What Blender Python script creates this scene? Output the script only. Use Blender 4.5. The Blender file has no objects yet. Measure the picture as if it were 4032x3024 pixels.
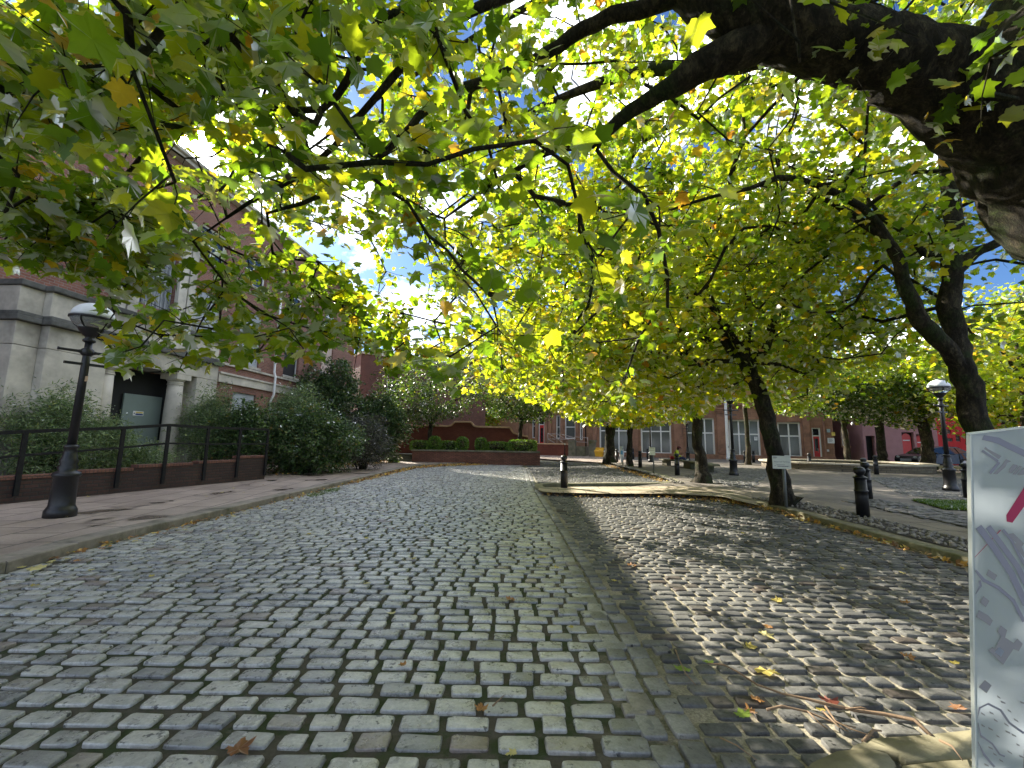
import bpy, bmesh, math, random
import numpy as np
from mathutils import Vector, Matrix
R = math.radians
rng = np.random.default_rng(7)
random.seed(7)
scene = bpy.context.scene
COL = scene.collection

# ---------------------------------------------------------------- camera (real place: a phone held 1.42 m above the setts)
FPX, CX, CY = 1695.0, 2016.0, 1512.0          # focal length and centre in photo pixels, used to survey positions
EYE = Vector((0, 0, 1.42))
PITCH, ROLL = R(7.7), R(0.9)
CM = Matrix.Rotation(R(90) + PITCH, 3, 'X') @ Matrix.Rotation(ROLL, 3, 'Z')
cam_d = bpy.data.cameras.new('camera'); cam = bpy.data.objects.new('camera', cam_d); COL.objects.link(cam)
cam.matrix_world = Matrix.Translation(EYE) @ CM.to_4x4()
cam_d.sensor_width = 36; cam_d.lens = 36 * FPX / 4032; cam_d.clip_end = 3000; cam_d.clip_start = 0.05
scene.camera = cam

def ray(px, py):
    return CM @ Vector(((px - CX) / FPX, -(py - CY) / FPX, -1))
def gp(px, py, z=0.0):                          # surveyed point on the level z
    d = ray(px, py); t = (z - EYE.z) / d.z
    return EYE + d * t
def dp(px, py, Y):                              # surveyed point at world distance Y
    d = ray(px, py); return EYE + d * (Y / d.y)
CMi = np.array(CM.transposed()); EY = np.array(EYE)
def proj(P):                                    # world (N,3) -> photo px
    q = (np.atleast_2d(P) - EY) @ CMi.T
    zz = np.where(-q[:, 2] > 0.05, -q[:, 2], 0.05)
    return np.stack([CX + FPX * q[:, 0] / zz, CY - FPX * q[:, 1] / zz, -q[:, 2]], 1)

# ---------------------------------------------------------------- object helpers
def tag(o, label=None, cat=None, group=None, kind=None):
    if label: o['label'] = label
    if cat: o['category'] = cat
    if group: o['group'] = group
    if kind: o['kind'] = kind
    return o
def empty(name, loc=(0, 0, 0), rz=0.0, label=None, cat=None, group=None):
    o = bpy.data.objects.new(name, None); COL.objects.link(o)
    o.location = loc; o.rotation_euler = (0, 0, rz); o.empty_display_size = 0.3
    return tag(o, label, cat, group)
def copy_tree(o, parent=None):
    c = o.copy(); COL.objects.link(c); c.parent = parent
    for ch in o.children: copy_tree(ch, c)
    return c

class MB:
    def __init__(s): s.v = []; s.f = []; s.sm = []; s.mi = []; s.m = 0
    def add(s, vs, fs, smooth=False):
        b = len(s.v); s.v += [tuple(p) for p in vs]
        s.f += [tuple(b + i for i in f) for f in fs]; s.sm += [smooth] * len(fs); s.mi += [s.m] * len(fs)
    def box(s, x0, x1, y0, y1, z0, z1, M=None):
        vs = [Vector((x, y, z)) for z in (z0, z1) for y in (y0, y1) for x in (x0, x1)]
        if M is not None: vs = [M @ v for v in vs]
        s.add(vs, [(0, 2, 3, 1), (4, 5, 7, 6), (0, 1, 5, 4), (2, 6, 7, 3), (0, 4, 6, 2), (1, 3, 7, 5)])
    def beam(s, a, b, w, h=None):               # a bar with rectangular section between two points
        a = Vector(a); b = Vector(b); h = h or w; d = b - a; L = d.length
        q = d.to_track_quat('Z', 'Y').to_matrix().to_4x4(); q.translation = a
        s.box(-w / 2, w / 2, -h / 2, h / 2, 0, L, q)
    def prism(s, poly, z0, z1):
        n = len(poly); vs = [(p[0], p[1], z0) for p in poly] + [(p[0], p[1], z1) for p in poly]
        fs = [tuple(range(n - 1, -1, -1)), tuple(range(n, 2 * n))] + [(i, (i + 1) % n, n + (i + 1) % n, n + i) for i in range(n)]
        s.add(vs, fs)
    def prism_y(s, poly, y0, y1):               # poly in (x,z), extruded along y
        n = len(poly); vs = [(p[0], y0, p[1]) for p in poly] + [(p[0], y1, p[1]) for p in poly]
        s.add(vs, [tuple(range(n)), tuple(range(2 * n - 1, n - 1, -1))] + [(i, n + i, n + (i + 1) % n, (i + 1) % n) for i in range(n)])
    def lathe(s, prof, c=(0, 0, 0), n=20, M=None, smooth=True, flute=0.0):
        vs = []; fs = []
        for k, (r, z) in enumerate(prof):
            for i in range(n):
                a = 2 * math.pi * i / n; rr = r * (1 - flute * (i % 2))
                p = Vector((c[0] + rr * math.cos(a), c[1] + rr * math.sin(a), c[2] + z))
                vs.append(M @ p if M is not None else p)
        for k in range(len(prof) - 1):
            for i in range(n):
                j = (i + 1) % n; fs.append((k * n + i, k * n + j, (k + 1) * n + j, (k + 1) * n + i))
        fs.append(tuple(range(n - 1, -1, -1))); fs.append(tuple((len(prof) - 1) * n + i for i in range(n)))
        s.add(vs, fs, smooth)
    def tube(s, pts, rad, n=8, noise=0.0, cap=True):
        pts = [Vector(p) for p in pts]; m = len(pts)
        if not hasattr(rad, '__len__'): rad = [rad] * m
        vs = []; fs = []; ref = None
        for k in range(m):
            t = (pts[min(k + 1, m - 1)] - pts[max(k - 1, 0)])
            t = t.normalized() if t.length > 1e-9 else Vector((0, 0, 1))
            if ref is None: ref = t.orthogonal().normalized()
            ref = (ref - t * ref.dot(t)); ref = ref.normalized() if ref.length > 1e-6 else t.orthogonal().normalized()
            b = t.cross(ref)
            for i in range(n):
                a = 2 * math.pi * i / n; r = rad[k] * (1 + (random.uniform(-noise, noise) if noise else 0))
                vs.append(pts[k] + ref * (math.cos(a) * r) + b * (math.sin(a) * r))
        for k in range(m - 1):
            for i in range(n):
                j = (i + 1) % n; fs.append((k * n + i, k * n + j, (k + 1) * n + j, (k + 1) * n + i))
        if cap: fs.append(tuple(range(n - 1, -1, -1))); fs.append(tuple((m - 1) * n + i for i in range(n)))
        s.add(vs, fs, True)
    def blob(s, c, r, n=8, jit=0.15, M=None):   # an uneven rounded stone
        bm = bmesh.new(); bmesh.ops.create_icosphere(bm, subdivisions=1 if n < 9 else 2, radius=1)
        vs = []
        for v in bm.verts:
            p = v.co * (1 + random.uniform(-jit, jit)); p = Vector((p.x * r[0], p.y * r[1], p.z * r[2]))
            if M is not None: p = M @ p
            vs.append(p + Vector(c))
        fs = [tuple(w.index for w in f.verts) for f in bm.faces]; bm.free(); s.add(vs, fs, True)
    def build(s, name, mat, parent=None, bevel=0.0, loc=None):
        me = bpy.data.meshes.new(name); me.from_pydata(s.v, [], s.f)
        me.polygons.foreach_set('use_smooth', s.sm)
        mats = mat if isinstance(mat, (list, tuple)) else [mat]
        for q in mats: me.materials.append(q)
        if len(mats) > 1: me.polygons.foreach_set('material_index', s.mi)
        me.update()
        o = bpy.data.objects.new(name, me); COL.objects.link(o)
        if parent: o.parent = parent
        if loc is not None: o.location = loc
        if bevel:
            md = o.modifiers.new('bevel', 'BEVEL'); md.width = bevel; md.segments = 2; md.limit_method = 'ANGLE'
        return o
def np_mesh(name, V, F, mat, parent=None, smooth=False):   # V (n,3), F (m,k) uniform polygons, fast
    me = bpy.data.meshes.new(name); k = F.shape[1]
    me.vertices.add(len(V)); me.vertices.foreach_set('co', V.astype(np.float32).ravel())
    me.loops.add(F.size); me.loops.foreach_set('vertex_index', F.astype(np.int32).ravel())
    me.polygons.add(len(F)); me.polygons.foreach_set('loop_start', np.arange(0, F.size, k, dtype=np.int32))
    me.polygons.foreach_set('use_smooth', np.full(len(F), smooth))
    me.materials.append(mat); me.update(calc_edges=True); me.validate()
    o = bpy.data.objects.new(name, me); COL.objects.link(o)
    if parent: o.parent = parent
    return o

# ---------------------------------------------------------------- materials
class NT:
    def __init__(s, name):
        s.m = bpy.data.materials.new(name); s.m.use_nodes = True; s.t = s.m.node_tree; s.t.nodes.clear()
    def n(s, typ, **kw):
        nd = s.t.nodes.new(typ)
        for k, v in kw.items():
            if k.startswith('i_'):
                key = k[2:]
                key = int(key) if key.isdigit() else key.replace('_', ' ')
                nd.inputs[key].default_value = v
            else: setattr(nd, k, v)
        return nd
    def l(s, a, b): s.t.links.new(a, b)
    def ramp(s, fac, stops, interp='LINEAR'):
        r = s.n('ShaderNodeValToRGB'); r.color_ramp.interpolation = interp; e = r.color_ramp.elements
        while len(e) < len(stops): e.new(0.5)
        for q, (p, c) in zip(e, stops): q.position = p; q.color = (c[0], c[1], c[2], 1)
        s.l(fac, r.inputs[0]); return r.outputs[0]
    def mix(s, fac, a, b, mode='MIX'):
        x = s.n('ShaderNodeMix', data_type='RGBA', blend_type=mode)
        for sock, val in ((x.inputs[0], fac), (x.inputs[6], a), (x.inputs[7], b)):
            if hasattr(val, 'links'): s.l(val, sock)
            elif isinstance(val, (int, float)): sock.default_value = val
            else: sock.default_value = (val[0], val[1], val[2], 1)
        return x.outputs[2]
    def noise(s, vec, scale, detail=4, rough=0.6, dist=0.0):
        q = s.n('ShaderNodeTexNoise'); q.inputs['Scale'].default_value = scale; q.inputs['Detail'].default_value = detail
        q.inputs['Roughness'].default_value = rough; q.inputs['Distortion'].default_value = dist
        if vec is not None: s.l(vec, q.inputs['Vector'])
        return q.outputs[0]
    def math(s, op, a, b=0.0, clamp=False):
        q = s.n('ShaderNodeMath', operation=op); q.use_clamp = clamp
        for i, val in enumerate((a, b)):
            if hasattr(val, 'links'): s.l(val, q.inputs[i])
            else: q.inputs[i].default_value = val
        return q.outputs[0]
    def bump(s, h, strength=0.4, dist=0.01, normal=None):
        q = s.n('ShaderNodeBump'); q.inputs['Strength'].default_value = strength; q.inputs['Distance'].default_value = dist
        s.l(h, q.inputs['Height'])
        if normal is not None: s.l(normal, q.inputs['Normal'])
        return q.outputs[0]
    def out(s, col, rough=0.7, metal=0.0, spec=0.5, normal=None, **kw):
        p = s.n('ShaderNodeBsdfPrincipled'); o = s.n('ShaderNodeOutputMaterial')
        for key, val in (('Base Color', col), ('Roughness', rough), ('Metallic', metal), ('Specular IOR Level', spec)):
            if hasattr(val, 'links'): s.l(val, p.inputs[key])
            elif isinstance(val, (int, float)): p.inputs[key].default_value = val
            else: p.inputs[key].default_value = (val[0], val[1], val[2], 1)
        for k, v in kw.items(): p.inputs[k].default_value = v
        if normal is not None: s.l(normal, p.inputs['Normal'])
        s.l(p.outputs[0], o.inputs[0]); return s.m
def coords(t, kind='Object'): return t.n('ShaderNodeTexCoord').outputs[kind]

def m_plain(name, c, rough=0.6, metal=0.0, var=0.25, scale=6.0, bump=0.15, spec=0.5, dirt=None):
    t = NT(name); v = coords(t); nz = t.noise(v, scale, 6, 0.65); nz2 = t.noise(v, scale * 7, 4, 0.6)
    c0 = [max(0, x * (1 - var)) for x in c]; c1 = [min(1, x * (1 + var)) for x in c]
    col = t.ramp(nz, [(0.3, c0), (0.7, c1)])
    if dirt is not None: col = t.mix(t.ramp(t.noise(v, scale * 0.35, 5, 0.7), [(0.5, (0, 0, 0)), (0.68, (1, 1, 1))]), col, dirt)
    return t.out(col, rough, metal, spec, t.bump(nz2, bump, 0.01) if bump else None)

def m_brick(name, c1, c2, mortar, bw=0.225, rh=0.075, ms=0.011, rough=0.85):
    t = NT(name); v = coords(t); sp = t.n('ShaderNodeSeparateXYZ'); t.l(v, sp.inputs[0])
    cb = t.n('ShaderNodeCombineXYZ'); t.l(t.math('ADD', sp.outputs[0], sp.outputs[1]), cb.inputs[0]); t.l(sp.outputs[2], cb.inputs[1])
    b = t.n('ShaderNodeTexBrick'); t.l(cb.outputs[0], b.inputs['Vector'])
    b.inputs['Color1'].default_value = (*c1, 1); b.inputs['Color2'].default_value = (*c2, 1); b.inputs['Mortar'].default_value = (*mortar, 1)
    b.inputs['Scale'].default_value = 1; b.inputs['Mortar Size'].default_value = ms; b.inputs['Brick Width'].default_value = bw
    b.inputs['Row Height'].default_value = rh; b.inputs['Bias'].default_value = 0.0; b.inputs['Mortar Smooth'].default_value = 0.2
    n1 = t.noise(v, 0.7, 5, 0.65); col = t.mix(1.0, b.outputs[0], t.ramp(n1, [(0.3, (0.62, 0.6, 0.6)), (0.7, (1.1, 1.1, 1.1))]), 'MULTIPLY')
    n2 = t.noise(v, 14, 4, 0.6); col = t.mix(0.5, col, t.ramp(n2, [(0.3, (0.55, 0.55, 0.55)), (0.7, (1.2, 1.2, 1.2))]), 'MULTIPLY')
    h = t.math('SUBTRACT', 1.0, b.outputs[1])
    return t.out(col, rough, normal=t.bump(h, 0.5, 0.008))

def m_leaf(name, stops, trans=0.5, gloss=0.35, tbright=1.9):
    t = NT(name); g = t.n('ShaderNodeNewGeometry'); rnd = g.outputs['Random Per Island']
    col = t.ramp(rnd, stops)
    v = coords(t); col = t.mix(0.35, col, t.ramp(t.noise(v, 9, 3, 0.6), [(0.3, (0.6, 0.6, 0.6)), (0.7, (1.25, 1.25, 1.25))]), 'MULTIPLY')
    tc = t.mix(1.0, col, (tbright * 1.05, tbright, tbright * 0.45), 'MULTIPLY')
    d = t.n('ShaderNodeBsdfDiffuse'); t.l(col, d.inputs[0])
    tr = t.n('ShaderNodeBsdfTranslucent'); t.l(tc, tr.inputs[0])
    gl = t.n('ShaderNodeBsdfGlossy'); gl.inputs['Roughness'].default_value = gloss; gl.inputs[0].default_value = (1, 1, 1, 1)
    mx = t.n('ShaderNodeMixShader'); mx.inputs[0].default_value = trans; t.l(d.outputs[0], mx.inputs[1]); t.l(tr.outputs[0], mx.inputs[2])
    fr = t.n('ShaderNodeFresnel'); fr.inputs[0].default_value = 1.38
    m2 = t.n('ShaderNodeMixShader'); t.l(t.math('MULTIPLY', fr.outputs[0], 0.42), m2.inputs[0]); t.l(mx.outputs[0], m2.inputs[1]); t.l(gl.outputs[0], m2.inputs[2])
    o = t.n('ShaderNodeOutputMaterial'); t.l(m2.outputs[0], o.inputs[0]); return t.m

def m_bark(name, dark, light, scale=5.0, amt=0.5, moss=(0.03, 0.045, 0.012)):
    t = NT(name); v = coords(t)
    mp = t.n('ShaderNodeMapping'); mp.inputs['Scale'].default_value = (1, 1, 0.45); t.l(v, mp.inputs[0])
    vo = t.n('ShaderNodeTexVoronoi'); vo.inputs['Scale'].default_value = scale; vo.inputs['Randomness'].default_value = 1
    wv = t.n('ShaderNodeMix', data_type='RGBA'); wv.inputs[0].default_value = 0.12; t.l(mp.outputs[0], wv.inputs[6])
    nq = t.n('ShaderNodeTexNoise'); nq.inputs['Scale'].default_value = 6; nq.inputs['Detail'].default_value = 5; t.l(mp.outputs[0], nq.inputs['Vector']); t.l(nq.outputs[1], wv.inputs[7]); t.l(wv.outputs[2], vo.inputs['Vector'])
    n1 = t.noise(mp.outputs[0], scale * 0.8, 8, 0.7, 0.6); n2 = t.noise(mp.outputs[0], scale * 5, 8, 0.75)
    col = t.ramp(n1, [(0.42, dark), (0.53, [(a + b) / 2 for a, b in zip(dark, light)]), (0.58, light), (0.7, [x * 1.15 for x in light])])
    col = t.mix(t.ramp(t.noise(v, 1.3, 5, 0.7), [(0.5, (0, 0, 0)), (0.62, (1, 1, 1))]), col, moss)
    col = t.mix(0.7, col, t.ramp(n2, [(0.35, (0.35, 0.35, 0.35)), (0.7, (1.2, 1.2, 1.2))]), 'MULTIPLY')
    n3 = t.noise(mp.outputs[0], scale * 3.2, 6, 0.7, 1.0); col = t.mix(0.8, col, t.ramp(n3, [(0.42, (0.45, 0.45, 0.45)), (0.5, (0.9, 0.9, 0.9)), (0.62, (1.6, 1.55, 1.4))]), 'MULTIPLY')
    h = t.math('ADD', t.math('ADD', t.math('MULTIPLY', vo.outputs[0], 0.5), n2), n3)
    return t.out(col, 0.9, spec=0.25, normal=t.bump(h, 0.9, 0.03))

M = {}
M['iron'] = m_plain('black_iron', (0.010, 0.010, 0.012), 0.40, 0.0, 0.3, 20, 0.08)
M['iron_dull'] = m_plain('dull_iron', (0.010, 0.010, 0.011), 0.6, 0.0, 0.3, 12, 0.15, 0.25)
M['stone'] = m_plain('portland_stone', (0.50, 0.465, 0.39), 0.85, 0, 0.28, 1.2, 0.25, dirt=(0.22, 0.205, 0.175))
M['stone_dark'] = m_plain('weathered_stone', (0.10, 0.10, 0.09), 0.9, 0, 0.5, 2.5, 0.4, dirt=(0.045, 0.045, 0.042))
M['brickred'] = m_brick('red_brick', (0.21, 0.075, 0.048), (0.30, 0.125, 0.08), (0.26, 0.20, 0.165))
M['brickdark'] = m_brick('dark_brick', (0.045, 0.024, 0.019), (0.075, 0.036, 0.027), (0.035, 0.03, 0.026))
M['brickannex'] = m_brick('dark_red_brick', (0.12, 0.042, 0.03), (0.17, 0.065, 0.045), (0.12, 0.09, 0.075))  # annex brick in a darker red-brown
M['brickwall'] = m_brick('terracotta_brick', (0.15, 0.038, 0.022), (0.20, 0.055, 0.031), (0.13, 0.045, 0.03), ms=0.006)
M['brickplant'] = m_brick('planter_brick', (0.15, 0.055, 0.035), (0.24, 0.095, 0.06), (0.05, 0.04, 0.03))
M['coping'] = m_brick('coping_brick', (0.18, 0.075, 0.05), (0.23, 0.10, 0.068), (0.10, 0.06, 0.045), bw=0.075, rh=0.3, ms=0.01)
M['sand'] = m_brick('sandstone_ashlar', (0.29, 0.155, 0.095), (0.37, 0.20, 0.12), (0.17, 0.09, 0.06), bw=0.85, rh=0.42, ms=0.007)
M['sandtrim'] = m_plain('sandstone_trim', (0.26, 0.135, 0.085), 0.85, 0, 0.25, 2, 0.3, dirt=(0.13, 0.07, 0.045))
M['terratrim'] = m_plain('buff_coping', (0.52, 0.33, 0.20), 0.8, 0, 0.2, 3, 0.2)
M['white'] = m_plain('white_paint', (0.74, 0.74, 0.72), 0.45, 0, 0.06, 3, 0.03)
M['offwhite'] = m_plain('peeling_white_paint', (0.52, 0.53, 0.52), 0.7, 0, 0.22, 5, 0.2, dirt=(0.26, 0.27, 0.27))
M['board'] = m_plain('grey_boarding', (0.36, 0.39, 0.41), 0.75, 0, 0.2, 3.5, 0.15, dirt=(0.22, 0.235, 0.245))
M['boardpink'] = m_plain('pale_pink_board', (0.52, 0.40, 0.34), 0.75, 0, 0.12, 3, 0.1)
M['sheet'] = m_plain('green_grey_sheet', (0.175, 0.225, 0.205), 0.6, 0, 0.08, 2, 0.04)
M['shade_black'] = m_plain('interior_shade_black', (0.008, 0.009, 0.010), 0.8, 0, 0.3, 3, 0)  # flat near-black that paints the shade inside openings and behind panes
M['slate'] = m_plain('roof_slate', (0.09, 0.09, 0.10), 0.7, 0, 0.3, 6, 0.3)
M['redpaint'] = m_plain('red_paint', (0.55, 0.025, 0.025), 0.4, 0, 0.1, 3, 0.03)
M['redwall'] = m_plain('red_painted_wall', (0.50, 0.03, 0.035), 0.75, 0, 0.15, 2, 0.1)
M['pinkwall'] = m_plain('mauve_rendered_wall', (0.36, 0.20, 0.215), 0.85, 0, 0.12, 1.5, 0.1)
M['yellow'] = m_plain('yellow_plastic', (0.68, 0.36, 0.02), 0.45, 0, 0.08, 4, 0.03)
M['steel'] = m_plain('galvanised_steel', (0.34, 0.34, 0.35), 0.45, 0.6, 0.1, 9, 0.05)
M['greypost'] = m_plain('grey_metal_post', (0.13, 0.14, 0.14), 0.45, 0.2, 0.15, 8, 0.05)
M['benchstone'] = m_plain('mossy_bench_stone', (0.15, 0.14, 0.10), 0.9, 0, 0.35, 3, 0.4, dirt=(0.06, 0.07, 0.03))
M['pebble'] = m_plain('pebble', (0.24, 0.215, 0.18), 0.75, 0, 0.45, 9, 0.15)
M['soil'] = m_plain('bare_soil', (0.035, 0.028, 0.018), 0.95, 0, 0.45, 8, 0.6, dirt=(0.03, 0.038, 0.012))
M['flag'] = None
# ================================================================= GROUND
def xy(pts, z=0.0): return [(gp(a, b, z).x, gp(a, b, z).y) for a, b in pts]
def inside(p, poly):
    x, y = p; c = False; n = len(poly); j = n - 1
    for i in range(n):
        xi, yi = poly[i]; xj, yj = poly[j]
        if (yi > y) != (yj > y) and x < (xj - xi) * (y - yi) / (yj - yi) + xi: c = not c
        j = i
    return c
KL = [(-5.05, -3.0), (-5.15, 1.5)] + xy([(0, 2266), (181, 2212), (434, 2140), (814, 2049), (1175, 1954), (1356, 1909), (1508, 1871), (1570, 1855), (1640, 1840), (1740, 1832), (1942, 1826), (2120, 1812), (2362, 1812)])
KR = [(5.6, -3.0)] + xy([(4150, 2345), (3830, 2238), (3600, 2172), (3333, 2094), (3206, 2058), (3122, 2030), (3020, 2004), (2911, 1979), (2854, 1962), (2700, 1953), (2610, 1948), (2366, 1948), (2163, 1944), (2122, 1938), (2104, 1929), (2102, 1921), (2125, 1916), (2244, 1914), (2450, 1913), (2600, 1912), (2648, 1904), (2602, 1882), (2529, 1861), (2447, 1840), (2375, 1818)])
ROAD = KL + KR[::-1]

# mortar bed, darker brown and mossier towards the left carriageway
t = NT('road_mortar'); v = coords(t)
n1 = t.noise(v, 2.2, 6, 0.7); n2 = t.noise(v, 60, 5, 0.7)
c = t.ramp(n2, [(0.3, (0.15, 0.13, 0.095)), (0.7, (0.52, 0.46, 0.34))])
sp = t.n('ShaderNodeSeparateXYZ'); t.l(v, sp.inputs[0])
left = t.ramp(t.math('ADD', t.math('MULTIPLY', sp.outputs[0], -0.35), 0.75), [(0.3, (0, 0, 0)), (0.62, (1, 1, 1))])
c = t.mix(t.math('MULTIPLY', left, 0.9), c, t.mix(n1, (0.028, 0.024, 0.018), (0.065, 0.055, 0.04)))
moss = t.math('MULTIPLY', t.ramp(t.noise(v, 3.5, 6, 0.75), [(0.46, (0, 0, 0)), (0.56, (1, 1, 1))]), t.math('ADD', t.math('MULTIPLY', left, 0.8), 0.2))
c = t.mix(moss, c, (0.03, 0.045, 0.01))
M['mortar'] = t.out(c, 0.95, normal=t.bump(n2, 0.6, 0.01))

t = NT('sett_stone'); v = coords(t); g = t.n('ShaderNodeNewGeometry'); rd = g.outputs['Random Per Island']
c = t.ramp(rd, [(0.0, (0.22, 0.22, 0.215)), (0.35, (0.36, 0.355, 0.335)), (0.6, (0.43, 0.42, 0.385)), (0.9, (0.50, 0.485, 0.44)), (0.96, (0.26, 0.23, 0.195)), (1.0, (0.23, 0.185, 0.155))])
n1 = t.noise(v, 9, 5, 0.7); n2 = t.noise(v, 55, 6, 0.75)
c = t.mix(0.8, c, t.ramp(n1, [(0.3, (0.6, 0.6, 0.6)), (0.62, (1.2, 1.2, 1.2))]), 'MULTIPLY')
c = t.mix(0.6, c, t.ramp(n2, [(0.35, (0.5, 0.5, 0.5)), (0.65, (1.15, 1.15, 1.15))]), 'MULTIPLY')
c = t.mix(t.ramp(t.noise(v, 22, 3, 0.5), [(0.64, (0, 0, 0)), (0.69, (1, 1, 1))]), c, (0.06, 0.062, 0.06))
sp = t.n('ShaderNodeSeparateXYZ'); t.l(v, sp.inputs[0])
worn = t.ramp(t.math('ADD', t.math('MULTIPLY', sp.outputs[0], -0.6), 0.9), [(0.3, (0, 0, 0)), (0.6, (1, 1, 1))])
c = t.mix(worn, t.mix(1.0, c, (0.34, 0.34, 0.34), 'MULTIPLY'), c)    # darker setts in the right-hand bay; left ones lightened to paint sky sheen
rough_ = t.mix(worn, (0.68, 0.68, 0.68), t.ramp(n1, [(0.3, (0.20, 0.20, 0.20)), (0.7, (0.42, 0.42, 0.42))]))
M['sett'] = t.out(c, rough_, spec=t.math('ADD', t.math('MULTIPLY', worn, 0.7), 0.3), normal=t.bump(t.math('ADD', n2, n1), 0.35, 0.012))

def setts_mesh(cells):
    """cells: cx, cy, lx, ly, h -> one array of worn, rounded stones"""
    C = np.array(cells); N = len(C)
    # outline of 12 points of a rounded rectangle (unit half sizes)
    base = []
    for sx, sy in ((1, 1), (-1, 1), (-1, -1), (1, -1)):
        k = [(1.0, 0.72), (0.93, 0.93), (0.76, 1.0)]
        if sx * sy < 0: k = k[::-1]
        base += [(sx * a, sy * b) for a, b in k]
    base = np.array(base); K = 12
    jit = 1 + rng.normal(0, 0.034, (N, K, 2))
    skew = rng.normal(0, 0.05, (N, 1))
    out = base[None] * jit * (C[:, None, 2:4] / 2)
    out[:, :, 0] += out[:, :, 1] * skew
    rot = rng.normal(0, 0.014, N); cr, sr = np.cos(rot), np.sin(rot)
    ox = out[:, :, 0] * cr[:, None] - out[:, :, 1] * sr[:, None]; oy = out[:, :, 0] * sr[:, None] + out[:, :, 1] * cr[:, None]
    tilt = rng.normal(0, 0.020, (N, 2)); h = C[:, 4]
    rings = []
    for s, dz in ((1.03, -0.03), (1.0, -0.007), (0.972, -0.001), (0.90, 0.0008)):
        x = ox * s; y = oy * s
        z = h[:, None] + dz + x * tilt[:, :1] + y * tilt[:, 1:2] + rng.normal(0, 0.0011, (N, K)) * (dz > -0.02)
        rings.append(np.stack([x + C[:, :1], y + C[:, 1:2], z], 2))
    ctr = np.stack([C[:, 0], C[:, 1], h + 0.0012 + rng.normal(0, 0.0012, N)], 1)[:, None]
    V = np.concatenate(rings + [ctr], 1)                     # N, 49, 3
    idx = []
    for r_ in range(3):
        for i in range(K):
            j = (i + 1) % K; a, b, c_, d = r_ * K + i, r_ * K + j, (r_ + 1) * K + j, (r_ + 1) * K + i
            idx += [(a, b, c_), (a, c_, d)]
    for i in range(K): idx.append((3 * K + i, 3 * K + (i + 1) % K, 4 * K))
    F = np.array(idx)[None] + (np.arange(N) * (4 * K + 1))[:, None, None]
    return V.reshape(-1, 3), F.reshape(-1, 3)

cells = []
def course(x0, x1, y0, y1, px, py, sx, sy, hh=0.017):
    y = y0; k = 0
    while y < y1:
        x = x0 + random.uniform(0, px) * (1 if k % 2 else 0.4)
        ry = py * random.uniform(0.95, 1.05); wob = random.uniform(0, 6)
        while x < x1:
            w = px * random.uniform(0.74, 1.28)
            cx, cy = x + w / 2, y + ry / 2 + 0.008 * math.sin(x * 1.3 + wob)
            if inside((cx, cy), ROAD) and all(inside((cx + a, cy + b), ROAD) for a, b in ((w * .5, 0), (-w * .5, 0), (0, ry * .5), (0, -ry * .5))):
                cells.append((cx, cy, w - (px - sx) * random.uniform(0.8, 1.2), ry - (py - sy) * random.uniform(0.8, 1.15), hh + random.gauss(0, 0.0035)))
            x += w
        y += ry; k += 1
course(-6.4, 0.60, 0.9, 30, 0.212, 0.144, 0.172, 0.100)
course(0.93, 8.5, 0.9, 12.6, 0.185, 0.118, 0.152, 0.083)
course(0.93, 9.0, 13.4, 33, 0.20, 0.142, 0.165, 0.105)
y = 0.9
while y < 24:                                   # the double channel row that divides the carriageway from the bay
    for cx in (0.690, 0.845):
        l = 0.19 * random.uniform(0.8, 1.15)
        cells.append((cx + 0.05 * math.sin(y * 0.35) + random.gauss(0, 0.004), y + l / 2 + random.uniform(0, .03), 0.122, l - 0.03, 0.02 + random.gauss(0, 0.003)))
    y += 0.195
for a, b in zip(KL[:-3], KL[1:-2]):             # one row of pale gutter setts along the left kerb
    a = Vector(a); b = Vector(b); L = (b - a).length; nrm = Vector(((b - a).y, -(b - a).x)).normalized()
    for k in range(int(L / 0.2)):
        p = a + (b - a) * ((k + .5) * 0.2 / L) + nrm * 0.10
        cells_p = (p.x, p.y, 0.12, 0.165, 0.016 + random.gauss(0, 0.003)); cells.append(cells_p)
cells = [c for c in cells if True]
# drop ordinary setts that collide with the gutter row
V, F = setts_mesh(cells)
b = MB(); xs = [p[0] for p in ROAD]; b.add([(p[0], p[1], 0.0) for p in ROAD], [tuple(range(len(ROAD)))])
road = b.build('road', M['mortar']); tag(road, kind='structure')
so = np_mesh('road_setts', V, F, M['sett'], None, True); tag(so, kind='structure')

# far ground sheet
b = MB(); b.add([(-400, -60, -0.02), (400, -60, -0.02), (400, 500, -0.02), (-400, 500, -0.02)], [(0, 1, 2, 3)])
M['asphalt'] = m_plain('worn_asphalt', (0.07, 0.068, 0.064), 0.9, 0, 0.3, 5, 0.3)
tag(b.build('ground', M['asphalt']), kind='structure')

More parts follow.
